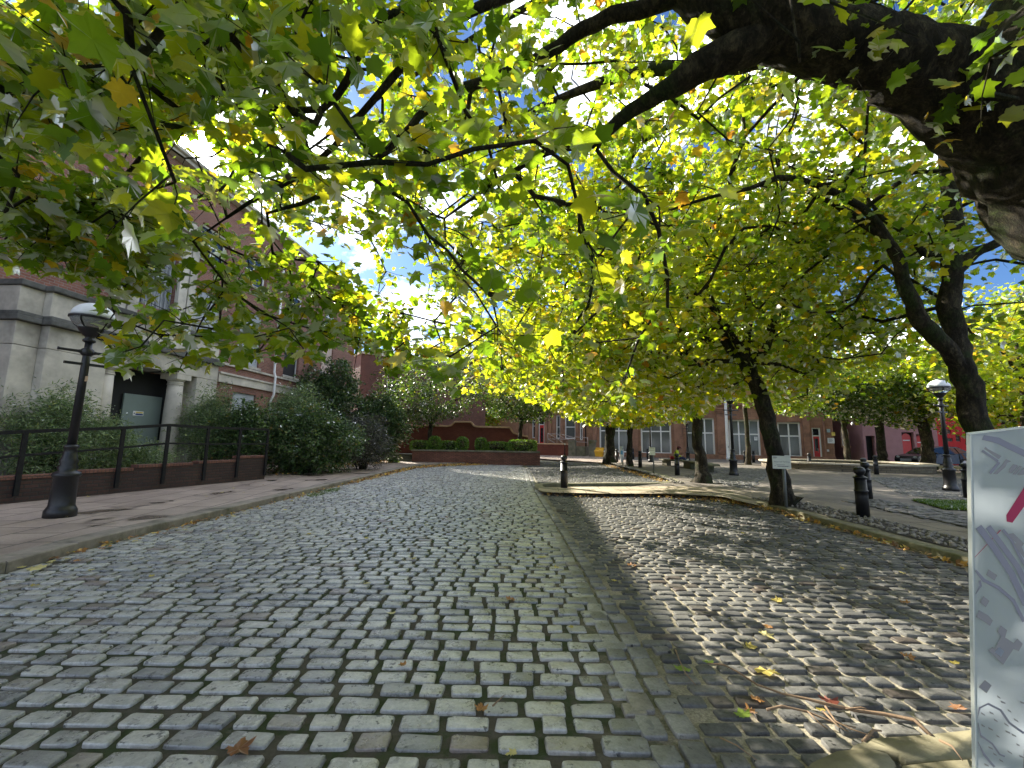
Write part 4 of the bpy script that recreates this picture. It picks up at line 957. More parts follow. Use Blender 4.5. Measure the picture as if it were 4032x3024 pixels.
def keep1(P):
    d = np.linalg.norm(P - EY, axis=1); q = proj(P)
    sunhole = (((q[:, 0] - 745) / 120) ** 2 + ((q[:, 1] - 590) / 75) ** 2 < 1) & (rng.random(len(P)) < .97)
    occ = (q[:, 0] > 2550) & (q[:, 1] < 900) & (q[:, 1] > -300) & (d < 4.0) & (rng.random(len(P)) < np.where(q[:, 0] > 3150, .985, .93))   # bare underside of the big limb
    return above(P, 15) & (d > 1.8) & ~occ & ~sunhole
r_, n = finish(t, 'plane_tree', 'huge plane tree whose thick limb arches overhead from the right edge', 'plane trees around the cobbled road', M['bark'], M['leaf_plane'], 28, .098, 'plane', .34, 3, .34, keep1, tilt=.62, tip=.0058)
NL += n
M['seedball'] = m_plain('seed_ball', (.06, .045, .02), .9, 0, .3, 30, .5)
for k in range(16):                              # dangling seed balls
    a = t.p[random.choice([i for i in t.term if 2.0 < np.linalg.norm(np.array(t.p[i]) - EY) < 5.5])]; a = Vector(a) - b0; L = random.uniform(.07, .16); b = MB(); b.tube([a, a + Vector((.01, 0, -L))], .0015, 4); b.blob(a + Vector((.01, 0, -L - .014)), (.016,) * 3, 12, .06); b.build('seed_ball', M['seedball'], r_)

def std_tree(name, label, group, base, limbs, A, leafmat, per, size, kind, bark=None, keep=None, spread=.5, twigs=3, tl=.5, seg=.5, tip=.007, rmin=0., tilt=.75, expo=.42):
    global NL
    t = Tree(); t.base = tuple(base); ids = None
    first = t.limb(*limbs[0]); reg = {'trunk': first}
    for k, (pts, rad, frm) in enumerate(limbs[1:]):
        src, idx = frm; node = reg[src][idx]; reg['l%d' % k] = t.limb([t.p[node]] + pts, rad, node)
    t.grow(A, seg); r_, n = finish(t, name, label, group, bark or M['bark'], leafmat, per, size, kind, spread, twigs, tl, keep, rmin, 12, tilt, tip=tip, expo=expo); NL += n; return r_
GRP = 'plane trees around the cobbled road'
def crownpts(parts, n, bnd_extra=30, cond=None):
    out = []
    tot = sum(p[2] for p in parts)
    for c, r, w in parts:
        m = 0; want = int(n * w / tot)
        tries = 0
        while m < want and tries < want * 30:
            tries += 1; p = ell(c, r, 1, .25)[0]
            if not above(p[None], bnd_extra)[0]: continue
            if cond is not None and not cond(p): continue
            out.append(p); m += 1
    return np.array(out)
# ---- T2: forked tree behind the map board
Y = 7.0; g = gp(3935, 2075, .1)
b2 = Vector((W(3905, 1800, Y)[0] + .12, Y, .05))
A2 = crownpts([((7.4, 7.4, 6.6), (4.4, 4.2, 3.2), 1), ((9.5, 8.5, 5.4), (3.2, 3, 2.2), .35)], 330, 60, lambda p: not (3780 < proj(p)[0][0] < 4150 and 850 < proj(p)[0][1] < 1250 and rng.random() < .75))
std_tree('plane_tree', 'forked plane tree rising right behind the map board', GRP, b2,
  [([b2, W(3900, 1850, Y), W(3852, 1700, Y), W(3822, 1560, Y), W(3790, 1450, Y), W(3768, 1340, Y)], [.30, .20, .175, .165, .16, .155]),
   ([W(3744, 1200, Y), W(3745, 1050, Y), W(3755, 900, Y), W(3735, 700, Y + .1), W(3710, 520, Y + .2), W(3690, 300, Y + .2)], [.145, .145, .14, .13, .11, .08, .05], ('trunk', -1)),
   ([W(3690, 1330, Y - .1), W(3608, 1235, Y - .2), W(3558, 1110, Y - .2), W(3525, 1000, Y - .2), W(3450, 915, Y - .2), W(3280, 800, Y), W(3100, 720, Y + .2)], [.12, .125, .115, .10, .09, .07, .045, .025], ('trunk', 12)),
   ([W(3830, 1000, Y - .1), W(3920, 960, Y - .2), W(3990, 900, Y - .3), W(4120, 860, Y - .3)], [.10, .085, .075, .065, .04], ('l0', 5)),
   ([W(3640, 1000, Y), W(3600, 940, Y), W(3480, 860, Y), W(3400, 760, Y + .3)], [.08, .06, .05, .04, .02], ('l0', 7)),
   ([W(3400, 820, Y - .3), W(3130, 700, Y - .4), W(2950, 740, Y - .5), W(2750, 790, Y - .5), W(2600, 840, Y - .5)], [.075, .06, .05, .036, .026, .015], ('l1', 12))],
  A2, M['leaf_plane'], 33, .125, 'plane_mid', keep=lambda P: above(P, 5), spread=.55, twigs=4, tl=.5)
# ---- T3: leaning tree behind the parking sign, the brightest crown
def forkgap(P):                                  # the fork of this tree shows through its thin front foliage
    q = proj(P); return (((q[:, 0] - 2930) / 190) ** 2 + ((q[:, 1] - 1330) / 230) ** 2 < 1) & (P[:, 1] < 10.4) & (rng.random(len(P)) < .72)
Y = 10.0; b3 = Vector((W(3095, 1960, Y)[0], Y, .05))
A3 = crownpts([((4.2, 10.2, 6.2), (5.0, 3.4, 3.6), 1), ((1.4, 10.0, 4.8), (3.4, 2.8, 2.6), .5), ((6.8, 10.6, 5.0), (3.0, 3, 2.6), .4), ((3.6, 10.4, 3.5), (4.2, 2.2, .9), .3)], 640, 25)
std_tree('plane_tree', 'leaning plane tree directly behind the white parking sign', GRP, b3,
  [([b3, W(3075, 1930, Y), W(3050, 1800, Y), W(3030, 1680, Y), W(3000, 1570, Y), W(2960, 1480, Y), W(2940, 1425, Y)], [.42, .215, .175, .17, .165, .17, .185]),
   ([W(2880, 1380, Y), W(2845, 1290, Y), W(2800, 1180, Y), W(2740, 1050, Y + .2), W(2640, 900, Y + .3)], [.14, .11, .095, .08, .06, .03], ('trunk', -2)),
   ([W(2940, 1360, Y + .1), W(2950, 1270, Y + .2), W(2945, 1150, Y + .3), W(2960, 1000, Y + .4), W(2950, 800, Y + .5)], [.12, .085, .075, .065, .05, .03], ('trunk', -1)),
   ([W(3010, 1380, Y), W(3035, 1290, Y), W(3070, 1210, Y - .1), W(3100, 1080, Y - .2), W(3200, 900, Y - .2)], [.13, .10, .09, .075, .06, .03], ('trunk', -1)),
   ([W(2900, 1350, Y - .2), W(2830, 1240, Y - .5), W(2740, 1160, Y - .8), W(2600, 1090, Y - 1.1), W(2350, 1000, Y - 1.4)], [.12, .075, .06, .05, .04, .02], ('trunk', -1)),
   ([W(2760, 1330, Y - .2), W(2600, 1280, Y - .3), W(2400, 1250, Y - .5), W(2150, 1200, Y - .6)], [.07, .055, .045, .035, .015], ('l0', 4)),
   ([W(2790, 1420, Y), W(2700, 1400, Y), W(2560, 1370, Y)], [.06, .05, .035, .015], ('trunk', -1)),
   ([W(3080, 1440, Y), W(3180, 1470, Y), W(3300, 1430, Y)], [.06, .045, .03, .015], ('trunk', -1))],
  A3, M['leaf_yellow'], 38, .13, 'plane_mid', keep=lambda P: above(P, 5) & ~forkgap(P), spread=.6, twigs=4, tl=.55)
# ---- T4
Y = 15.6; b4 = Vector((W(2765, 1880, Y)[0], Y, .05))
A4 = crownpts([((6.4, 15.4, 6.6), (4.6, 4.2, 4.0), 1), ((2.6, 15.5, 5.2), (3.4, 3, 3), .4), ((5.5, 15.5, 3.4), (4.6, 3, 1.0), .3)], 430, 10)
std_tree('plane_tree', 'plane tree standing right of the curved stone bench', GRP, b4,
  [([b4, W(2762, 1850, Y), W(2750, 1750, Y), W(2740, 1640, Y), W(2735, 1560, Y)], [.40, .21, .175, .17, .165]),
   ([W(2715, 1480, Y), W(2700, 1380, Y), W(2660, 1250, Y), W(2620, 1080, Y)], [.17, .14, .12, .09, .04], ('trunk', -1)),
   ([W(2765, 1480, Y), W(2770, 1380, Y), W(2780, 1200, Y), W(2790, 1050, Y)], [.17, .14, .12, .09, .04], ('trunk', -1)),
   ([W(2790, 1560, Y), W(2835, 1500, Y), W(2900, 1440, Y)], [.14, .13, .10, .04], ('trunk', -2))],
  A4, M['leaf_yellow'], 42, .17, 'plane_mid', keep=lambda P: above(P, 0), spread=.8, twigs=3, tl=.7, rmin=.004)
# ---- T5, T6 : at the far turn of the road
for px, bt, Y, w, lab, ptop, cpts, n in ((2400, 1812, 30.0, .34, 'stout plane tree where the road ends, before the sandstone windows', 1640, [((6.8, 29.5, 6.8), (5.4, 5.4, 4.6), 1), ((2.8, 28.5, 6.0), (4.4, 4, 3.6), .5), ((5.5, 28.5, 3.6), (5, 3, 1.0), .25)], 340),
                               (2478, 1828, 26.0, .17, 'slim plane tree beside the wrapped white sign', 1600, [((6.6, 25, 6.0), (4.2, 3.8, 3.4), 1), ((6.6, 25, 3.5), (4, 3, .9), .25)], 230)):
    bb = Vector((W(px, bt, Y)[0], Y, .05))
    std_tree('plane_tree', lab, GRP, bb, [([bb, W(px, 1790, Y), W(px + 2, 1740, Y), W(px + 3, 1690, Y), W(px + 5, ptop, Y)], [w * 1.5, w, w * .9, w * .95, w * .8]),
        ([W(px + 14, 1560, Y), W(px + 20, 1480, Y), W(px + 40, 1350, Y)], [w * .6, w * .5, w * .4, w * .15], ('trunk', -1)),
        ([W(px - 30, 1625, Y), W(px - 55, 1590, Y), W(px - 130, 1480, Y)], [w * .6, w * .5, w * .4, w * .15], ('trunk', -4)),
        ([W(px - 8, 1560, Y), W(px - 40, 1440, Y), W(px - 90, 1300, Y)], [w * .5, w * .45, w * .35, w * .12], ('trunk', -1))],
        crownpts(cpts, n, 0), M['leaf_yellow'], 36, .24, 'far', keep=lambda P: above(P, 0), spread=1.1, twigs=3, tl=.9, rmin=.012, seg=.9)
# ---- trees across the plaza
BT = 'trees on the far side of the plaza'
for px, bt, Y, w, lab, cpts, n, mat, per in (
    (3475, 1800, 33.0, .40, 'tree with a dark trunk between the sandstone and mauve buildings', [((29, 32.5, 6.3), (5.0, 4.5, 3.0), 1)], 190, 'leaf_plane', 36),
    (3655, 1822, 28.0, .45, 'tree growing in front of the parked black car', [((28, 27.5, 5.9), (5.0, 4.2, 2.9), 1)], 210, 'leaf_plane', 36),
    (3335, 1790, 31.0, .25, 'low bright leafed tree in front of the small sash window', [((24, 29, 4.9), (3.6, 3.2, 1.8), 1)], 160, 'leaf_deep', 40),
    (4080, 1850, 20.0, .35, 'yellow green tree at the far right beyond the map board', [((26, 20, 5.2), (5, 4, 3.4), 1)], 220, 'leaf_yellow', 36),
    (3905, 1830, 26.0, .35, 'tree behind the forked plane tree, near the red building', [((30, 25, 7.4), (5, 4, 4), 1)], 200, 'leaf_plane', 36),
    (3200, 1795, 24.0, .22, 'tree behind the parking sign tree, over the round wall', [((17.5, 23, 7.0), (5.0, 4, 3.2), 1)], 200, 'leaf_plane', 36)):
    bb = Vector((W(px, bt, Y)[0], Y, .05)); X = bb.x
    if 'behind the parking sign tree' in lab: bb = Vector((16.6, 30.5, .05)); X = 16.6; Y = 30.5; cpts = [((16.5, 27.5, 7.0), (6, 4.5, 3.6), 1)]
    cz = cpts[0][0][2]
    std_tree('plaza_tree', lab, BT, bb, [([bb, (X, Y, .6), (X + .05, Y, 1.8), (X - .05, Y, cz - 2.2)], [w * 1.2, w * .8, w * .7, w * .65]),
        ([(X + .6, Y, cz - .6), (X + 1.6, Y - .3, cz + .8)], [w * .5, w * .35, w * .12], ('trunk', -1)),
        ([(X - .6, Y - .4, cz - .6), (X - 1.8, Y - .8, cz + .8)], [w * .5, w * .35, w * .12], ('trunk', -1)),
        ([(X, Y, cz), (X + .1, Y + .2, cz + 1.8)], [w * .5, w * .35, w * .12], ('trunk', -1))],
        crownpts(cpts, n, 0, None), M[mat], per, .24 if mat != 'leaf_deep' else .2, 'far', bark=M['bark2'], keep=lambda P: above(P, -30), spread=1.1, twigs=3, tl=.9, rmin=.014, seg=.9)
# ---- the two small trees in the planter, and trees behind the garden wall
PB = np.array([(-9000, 9999), (1449, 1500), (1450, 1600), (1520, 1660), (1600, 1690), (1700, 1672), (1760, 1640), (1850, 1640), (1900, 1600), (1950, 1640), (2050, 1655), (2170, 1650), (2200, 1600), (9000, 1500)], float)
for px, lab, cpts, lim in ((1690, 'small dark leafed tree in the left half of the brick planter', [((-5.3, 28.3, 5.0), (3.9, 3.0, 2.3), 1), ((-7.0, 28, 3.7), (2.6, 2, 1.5), .35), ((-5.6, 28, 3.1), (3.6, 1.8, .8), .3)], ((1650, 1620), (1760, 1600), (1690, 1580))),
                      (2045, 'small leaning tree with pale bark edge at the right end of the planter', [((.9, 28.4, 5.0), (3.3, 3, 2.2), 1), ((1.0, 28, 3.3), (2.8, 1.8, .8), .25)], ((2005, 1600), (2120, 1625), (2040, 1570)))):
    Y = 28.4; X = W(px, 1740, Y)[0]; bb = Vector((X, Y, .8)); c0 = cpts[0][0]
    std_tree('planter_tree', lab, 'small trees in the brick planter', bb, [([bb, (X, Y, 1.4), W(px + 4, 1690, Y), W(px + 8, 1655, Y)], [.20, .15, .13, .13]),
       ([W(*lim[0], Y), W(lim[0][0] - 60, lim[0][1] - 60, Y)], [.09, .07, .03], ('trunk', -1)), ([W(*lim[1], Y), W(lim[1][0] + 60, lim[1][1] - 40, Y)], [.09, .07, .03], ('trunk', -1)), ([W(*lim[2], Y), (X, Y, 6)], [.09, .07, .03], ('trunk', -1))],
       crownpts(cpts, 230, -9999, lambda p: above(p[None], 10, PB)[0]), M['leaf_deep'], 44, .15, 'oval', bark=M['bark2'], keep=lambda P: above(P, -10, PB), spread=.7, twigs=3, tl=.6, rmin=.01, seg=.7)
for px, Y, cz, rr, lab in ((1700, 42, 6.6, (5, 4, 4.2), 'tall pale green tree rising behind the garden wall'), (1830, 52, 5.2, (5, 4, 3.5), 'distant tree seen through the gap above the garden wall'), (1560, 46, 5.0, (4.5, 4, 3.4), 'tree behind the left end of the garden wall')):
    X = W(px, 1700, Y)[0]; bb = Vector((X, Y, 0))
    std_tree('background_tree', lab, 'trees behind the garden wall', bb, [([bb, (X, Y, 1.5), (X, Y, cz - 1.5)], [.4, .28, .2])], ell((X, Y, cz), rr, 150, .2), M['leaf_plane'], 40, .30, 'far', bark=M['bark2'], spread=1.3, twigs=3, tl=1., rmin=.02, seg=1.2)

# ================================================================= SHRUBS
M['leaf_shrub'] = m_leaf('willowy_shrub_leaf', [(0, (.05, .10, .04)), (.5, (.14, .21, .09)), (.9, (.25, .33, .16)), (1, (.28, .30, .10))], .35, .4, 1.5)
M['leaf_dark'] = m_leaf('dark_shrub_leaf', [(0, (.03, .06, .02)), (.6, (.065, .12, .04)), (.95, (.12, .18, .05)), (1, (.16, .11, .03))], .35, .4, 1.5)
M['leaf_purple'] = m_leaf('sparse_grey_twig_leaf', [(0, (.03, .035, .03)), (1, (.08, .08, .06))], .3, .4, 1.3)
M['leaf_hedge'] = m_leaf('clipped_hedge_leaf', [(0, (.06, .13, .02)), (.6, (.13, .24, .035)), (1, (.22, .33, .05))], .35, .35, 1.8)
def shrub(label, px0, px1, pyt, pyb, Y, mat, n, size, kind='narrow', depth=1.1, stems=14, cat='shrub', group='shrubs before the brick building', name='shrub', z0=.12):
    x0, x1 = W(px0, 1700, Y)[0], W(px1, 1700, Y)[0]; zt = W((px0 + px1) / 2, pyt, Y)[2]; zb = max(z0, W((px0 + px1) / 2, pyb, Y)[2]) if pyb else z0
    cx, hw = (x0 + x1) / 2, (x1 - x0) / 2; root = empty(name, (cx, Y, zb), 0, label, cat, group)
    b = MB(); ends = []
    for k in range(stems):
        a = random.uniform(0, 6.28); f = random.uniform(.15, 1); ex = f * hw * math.cos(a) * .95; ey = f * depth * math.sin(a) * .95; ez = (zt - zb) * math.sqrt(max(.05, 1 - f * f * .75)) * random.uniform(.75, 1.03)
        m = [(random.uniform(-.12, .12) + ex * .15, ey * .15, 0), (ex * .45, ey * .45, ez * .5), (ex * .8, ey * .8, ez * .82), (ex, ey, ez)]
        b.tube(m, [.022, .016, .010, .004], 5); ends.append(m)
    b.build('stems', M['bark2'], root)
    P, D = [], []; nc = max(40, n // 26)
    cen = []
    for q_ in range(nc):
        if q_ % 2:
            e_ = rng.normal(0, 1, 3); e_ /= np.linalg.norm(e_); e_ *= rng.uniform(.4, 1.12) ** .5 * (1 + .22 * math.sin(e_[0] * 7 + e_[2] * 5 + hw)); zc = (zt - zb) * .5; cen.append(np.array([e_[0] * hw, e_[1] * depth, max(.1, zc + e_[2] * zc * (1 + rng.normal(0, .07)))])); continue
        m = random.choice(ends); f = random.uniform(.22, 1.0) ** .8; q = f * 3; i = min(2, int(q)); u = q - i; p = np.array(m[i]) * (1 - u) + np.array(m[i + 1]) * u
        cen.append(p + rng.normal(0, 1, 3) * np.array([hw * .13, depth * .13, (zt - zb) * .06]))
    for ic, c in enumerate(cen):
        m = 26; lng = 2.1 if ic % 6 == 0 else 1.0; d = rng.normal(0, 1, 3); d[2] = abs(d[2]) * .5; d /= np.linalg.norm(d); f = rng.uniform(-1, 1, m)[:, None]
        P.append(c + d * f * .26 * lng + rng.normal(0, .09, (m, 3))); D.append(np.repeat(d[None], m, 0) + rng.normal(0, .5, (m, 3)))
    P = np.concatenate(P); D = np.concatenate(D); P[:, 2] = np.maximum(P[:, 2], .03)
    leaves('foliage', P, D, size, kind, mat, root, .8, .35)
    return root
SH = M['leaf_shrub']; DK = M['leaf_dark']
shrub('bushy grey green shrub at the left edge before the portico wing', -260, 130, 1440, None, 11.0, SH, 30000, .10, depth=1.2, stems=26)
shrub('grey green shrub behind the left lamp post', 60, 360, 1560, None, 10.9, SH, 22000, .095, depth=.9, stems=20)
shrub('low leafy shrub at the foot of the left portico column', 300, 490, 1650, None, 11.9, SH, 14000, .09, depth=.7, stems=16)
shrub('low shrub growing in front of the grey-green door sheet', 460, 690, 1755, None, 13.0, SH, 9000, .085, depth=.6, stems=14)
shrub('feathery shrub against the right portico pilaster', 725, 910, 1540, None, 15.6, SH, 20000, .10, depth=.8, stems=18)
shrub('broad shrub beneath the boarded ground floor window', 840, 1080, 1600, None, 15.9, DK, 18000, .10, 'oval', depth=1.0, stems=20)
shrub('tall drooping shrub beside the white downpipe', 1040, 1270, 1530, None, 18.3, SH, 26000, .12, depth=1.2, stems=24)
shrub('big dark evergreen shrub at the end of the railing', 1060, 1400, 1620, None, 17.2, DK, 32000, .115, 'oval', depth=1.5, stems=28)
shrub('tall dark holly-like tree against the far corner of the brick building', 1140, 1440, 1430, None, 24.5, DK, 24000, .15, 'oval', depth=1.3, stems=24, cat='tree', group='shrubs before the brick building')
shrub('thin grey twiggy bush right of the dark shrubs', 1330, 1540, 1640, None, 19.5, M['leaf_purple'], 9000, .11, depth=.9, stems=30)
shrub('dark green bush filling the corner before the brick annex', 1380, 1590, 1560, None, 25.8, DK, 18000, .16, 'oval', depth=1.2, stems=20)

# clipped box hedges in the planter
def hedge(label, px0, px1, pyt, pyb, Y, rnd):
    x0, x1 = W(px0, 1750, Y)[0], W(px1, 1750, Y)[0]; zt, zb = W(px0, pyt, Y)[2], W(px0, pyb, Y)[2]; zb = zp + .03
    cx = (x0 + x1) / 2; hx = (x1 - x0) / 2; hz = (zt - zb) / 2; hy = .45 if not rnd else hx
    root = empty('box_hedge', (cx, Y, zb), 0, label, 'hedge', 'clipped hedges in the brick planter'); n = int(2600 * hx * hz * 3) + 1200
    p = rng.uniform(-1, 1, (n, 3)); k = rng.integers(0, 3, n); sgn = np.sign(rng.uniform(-1, 1, n)); p[np.arange(n), k] = sgn * rng.uniform(.86, 1.0, n)
    e = 4 if not rnd else 2.4; p = p / (np.sum(np.abs(p) ** e, 1) ** (1 / e))[:, None] * rng.uniform(.9, 1.04, n)[:, None]
    P = p * np.array([hx, hy, hz]) + np.array([0, 0, hz]); D = p * 1.0
    leaves('foliage', P, D, .075, 'oval', M['leaf_hedge'], root, 1.0, .0)
    b = MB(); b.blob((0, 0, hz), (hx * .86, hy * .86, hz * .86), 12, .04); b.build('inner_branches', M['bark2'], root)
for a in (('low clipped hedge at the left end of the planter', 1618, 1692, 1735, 1768, 27.75, False), ('round clipped bush left of centre in the planter', 1688, 1735, 1718, 1770, 27.7, True), ('flat clipped hedge between the two round bushes', 1735, 1800, 1737, 1760, 28.5, False), ('round clipped bush right beside the planter gap', 1798, 1844, 1721, 1772, 27.7, True),
          ('round clipped bush on the right side of the planter gap', 1871, 1917, 1724, 1775, 27.7, True), ('clipped hedge left of the leaning planter tree', 1916, 2000, 1740, 1775, 28.3, False), ('tall sunlit clipped hedge at the right end of the planter', 2002, 2112, 1732, 1782, 27.6, False)): hedge(*a)
print('LEAVES', NL)
# ================================================================= LAMP POSTS
M['globe_top'] = m_plain('opal_dome', (.72, .74, .76), .35, 0, .06, 5, 0)
def clear_mat():
    t = NT('clear_lamp_bowl'); p = t.n('ShaderNodeBsdfPrincipled'); p.inputs['Base Color'].default_value = (.85, .87, .86, 1); p.inputs['Roughness'].default_value = .12; p.inputs['IOR'].default_value = 1.12
    p.inputs['Transmission Weight'].default_value = .75; o = t.n('ShaderNodeOutputMaterial'); t.l(p.outputs[0], o.inputs[0]); return t.m
M['clear'] = clear_mat()
def lamp(loc, label, h=3.5, rz=0.0):
    r = empty('lamp_post', loc, rz, label, 'lamp post', 'black lamp posts with globe lanterns'); k = h / 3.5
    b = MB(); b.lathe([(.20, 0), (.20, .10), (.185, .13), (.175, .15), (.165, .17), (.16, .19), (.15, .62), (.165, .63), (.185, .66), (.165, .70), (.11, .73), (.13, .78), (.10, .83), (.12, .88), (.10, .93), (.085, 1.02), (.075, 1.08), (.095, 1.10), (.095, 1.13), (.065, 1.15)], (0, 0, 0), 24, None, True); b.build('base', M['iron'], r)
    b = MB(); b.lathe([(.062, 1.151), (.055, 2.5 * k), (.05, 2.86 * k)], (0, 0, 0), 12, None, True); b.build('shaft', M['iron'], r)
    b = MB(); z = 2.70 * k; b.tube([(-.36, 0, z), (-.33, 0, z), (-.12, 0, z), (0, 0, z), (.12, 0, z), (.33, 0, z), (.36, 0, z)], [.028, .022, .024, .06, .024, .022, .028], 10); b.lathe([(.05, -.07), (.085, -.04), (.085, .04), (.05, .07)], (0, 0, z), 12); b.build('ladder_bar', M['iron'], r)
    b = MB(); b.box(-.26, .26, -.035, .035, z - .23, z - .19); b.build('cross_plate', M['iron'], r)
    b = MB(); z = 2.86 * k; b.lathe([(.055, 0), (.085, .02), (.085, .05), (.06, .07), (.06, .10), (.09, .12), (.15, .20), (.17, .235), (.175, .25)], (0, 0, z), 20); b.build('lantern_cup', M['iron'], r)
    zc = z + .25 + .17; prof = [(.285 * math.cos(a) if i else .17, -.20 * math.sin(-a)) for i, a in enumerate([R(q) for q in range(-60, 1, 10)])]
    b = MB(); b.lathe([(.15, -.168)] + [(.285 * math.cos(R(q)), .195 * math.sin(R(q))) for q in range(-55, 1, 11)], (0, 0, zc), 28); b.build('clear_bowl', M['clear'], r)
    b = MB(); b.lathe([(.286 * math.cos(R(q)), .25 * math.sin(R(q))) for q in range(0, 90, 9)] + [(.01, .25)], (0, 0, zc + .02), 28); b.build('dome', M['globe_top'], r)
    b = MB(); b.lathe([(.288, -.022), (.303, -.018), (.303, .018), (.288, .022)], (0, 0, zc), 28)
    for i in range(4):
        a = R(45 + 90 * i); b.tube([(.297 * math.cos(a) * math.cos(R(q)), .297 * math.sin(a) * math.cos(R(q)), zc + .205 * math.sin(R(q))) for q in range(-60, 1, 12)], .011, 6)
    b.build('globe_ring', M['iron'], r)
    return r
g = gp(235, 2034, .12); L1 = lamp(g, 'black lamp post with clear globe on the left pavement before the portico', 3.5, R(60)); L1.rotation_mode = 'ZYX'
L1.rotation_euler.y = R(1.0)
q = MB(); q.box(-.035, .035, -.0, .004, 0, .09); st_ = q.build('sticker', m_plain('tan_sticker', (.45, .3, .17), .7, 0, .1, 5, 0), L1); st_.location = (.015, -.062, 2.2); st_.rotation_euler = (0, 0, R(-60))
lamp(gp(3745, 1934, .108), 'black lamp post between the round stone wall and the map board', 3.5, R(20))
lamp(gp(2890, 1873, .108), 'black lamp post left of the leaning tree before the white window', 3.75, R(8))
lamp(gp(2563, 1818, .108), 'dark lamp post behind the small square sign', 3.5, R(8))
lamp(gp(2709, 1813, .108), 'lamp post just right of the seated person', 3.5, R(8))
lamp(gp(3195, 1800, .108), 'distant lamp post beside the right red door', 3.3, R(8))

# ================================================================= BOLLARDS
def bollard_proto(loc, label):
    r = empty('bollard', loc, 0, label, 'bollard', 'black cast iron bollards')
    b = MB(); b.lathe([(.105, 0), (.105, .40), (.104, .48), (.115, .485), (.115, .505), (.100, .51), (.097, .73)], (0, 0, 0), 32, None, True, .035)
    b.lathe([(.097, .731), (.118, .735), (.118, .75), (.10, .76), (.07, .775), (.055, .79)], (0, 0, 0), 24); b.build('post', M['iron'], r)
    b = MB(); b.lathe([(.054, .791), (.06, .80), (.088, .83), (.098, .865), (.096, .895), (.08, .925), (.05, .942), (.01, .948)], (0, 0, 0), 24); b.build('ball_cap', M['iron'], r); return r
bl = [((3400, 2037), 'nearest bollard, standing in the pebbles right of the parking sign'), ((2221, 1920), 'bollard alone on the sandy tip of the paved island'),
      ((3418, 1966), 'short bollard half hidden behind the nearest bollard'), ((3408, 1908), 'bollard whose ball cap shows above the nearest bollard'),
      ((3190, 1848), 'bollard in front of the left end of the round stone wall'), ((3452, 1868), 'bollard in front of the middle of the round stone wall'),
      ((2667, 1871), 'bollard hiding the lap of the seated person'), ((2521, 1841), 'bollard between the slim tree and the small square sign'),
      ((2429, 1820), 'bollard just left of the wrapped white sign'), ((2493, 1808), 'bollard against the brown pilaster behind the slim tree'),
      ((2550, 1807), 'bollard left of the dark lamp post behind the small sign'), ((2934, 1824), 'left one of two bollards before the tall white window'),
      ((2968, 1821), 'right one of two bollards before the tall white window'), ((3293, 1812), 'shiny bollard in front of the white wall notice'),
      ((3341, 1812), 'bollard in the shade below the sash window'), ((3491, 1815), 'shiny bollard before the dark passage of the mauve building'),
      ((3518, 1815), 'bollard before the mauve wall, left of the car'), ((3815, 1962), 'bollard at the left edge of the map board')]
bp = bollard_proto(gp(*bl[0][0], .108), bl[0][1])
for (px, py), lab in bl[1:]:
    z = .108 if py < 1900 or px > 3000 else .113; c = copy_tree(bp); g = gp(px, py, z); c.location = g; c['label'] = lab; c.rotation_euler.z = random.uniform(0, 3)
# slender post on the far kerb; its sunlit ball tip is painted white
g = gp(2224, 1826, .0); r = empty('slim_post', (g.x, g.y, .1), 0, 'slim dark post with a bright tip, seen right above the island bollard', 'post')
b = MB(); b.lathe([(.05, 0), (.05, .6), (.035, .62), (.03, 1.18)], n=12); b.build('post', M['iron_dull'], r); b = MB(); b.lathe([(.03, 1.182), (.05, 1.2), (.055, 1.25), (.04, 1.3), (.005, 1.31)], n=12); b.build('tip', M['white'], r)

# ================================================================= RAMP WALL, COPING, RAILING
wl = [gp(-330, 2030, .118), gp(20, 1984, .118), gp(250, 1953, .118), gp(560, 1925, .118), gp(800, 1905, .118), gp(1045, 1886, .118)]
a0, a1 = wl[1], wl[-1]; d = (a1 - a0).normalized(); a00 = a0 - d * 4.5
rw = Facade((a00.x, a00.y), (a1.x, a1.y), 'low_brick_wall', 'low dark brick retaining wall with red coping, stepping up beside the left pavement', 'wall')
secs = []
for x0, x1, ptop in ((None, 250, 1890), (262, 520, 1866), (532, 752, 1842), (770, 928, 1827), (928, 1040, 1807)):
    u0 = 0.0 if x0 is None else rw.u(x0, 1900); u1 = rw.u(x1, 1900); zz = rw.z((x0 or 60) / 2 + x1 / 2 if x0 else 125, ptop); secs.append((u0, u1, zz))
for i, (u0, u1, zz) in enumerate(secs):
    e0 = secs[i - 1][1] if i else 0; s = MB(); s.box(e0 + (.002 if i else 0), u1, 0, .22, 0.0, zz - .075 + .1); s.build('wall_section', M['brickdark'], rw.root)
    s = MB(); s.box(max(u0, e0) + .01, u1 - .01, -.018, .235, zz + .027, zz + .10); s.build('coping', M['coping'], rw.root, .008)
rail = empty('handrail', rw.P0, rw.rz, 'black metal railing along the low brick wall on the left', 'railing')
dp_ = .03
def rp(px, py): return rw.hit(px, py, dp_)
posts = [((55, 2000), (100, 1700)), ((446, 1925), (486, 1688)), ((634, 1885), (665, 1677)), ((801, 1868), (821, 1686)), ((931, 1855), (947, 1690)), ((1047, 1868), (1056, 1694))]
tops = []
for (bx, by), (tx, ty) in posts[1:]:
    u_, z_ = rp(tx, ty); tops.append((u_, z_)); s = MB(); s.box(u_ - .038, u_ + .038, -.065, -.019, .25, z_); s.build('post', M['iron_dull'], rail)
u_, z_ = rp(100, 1703); s = MB(); s.box(u_ - .038, u_ + .038, -.065, -.019, .25, z_); s.build('post', M['iron_dull'], rail)
ul, zl = rp(-300, 1728)
s = MB(); pts = [(ul, zl)] + [(u_, z_)] + tops
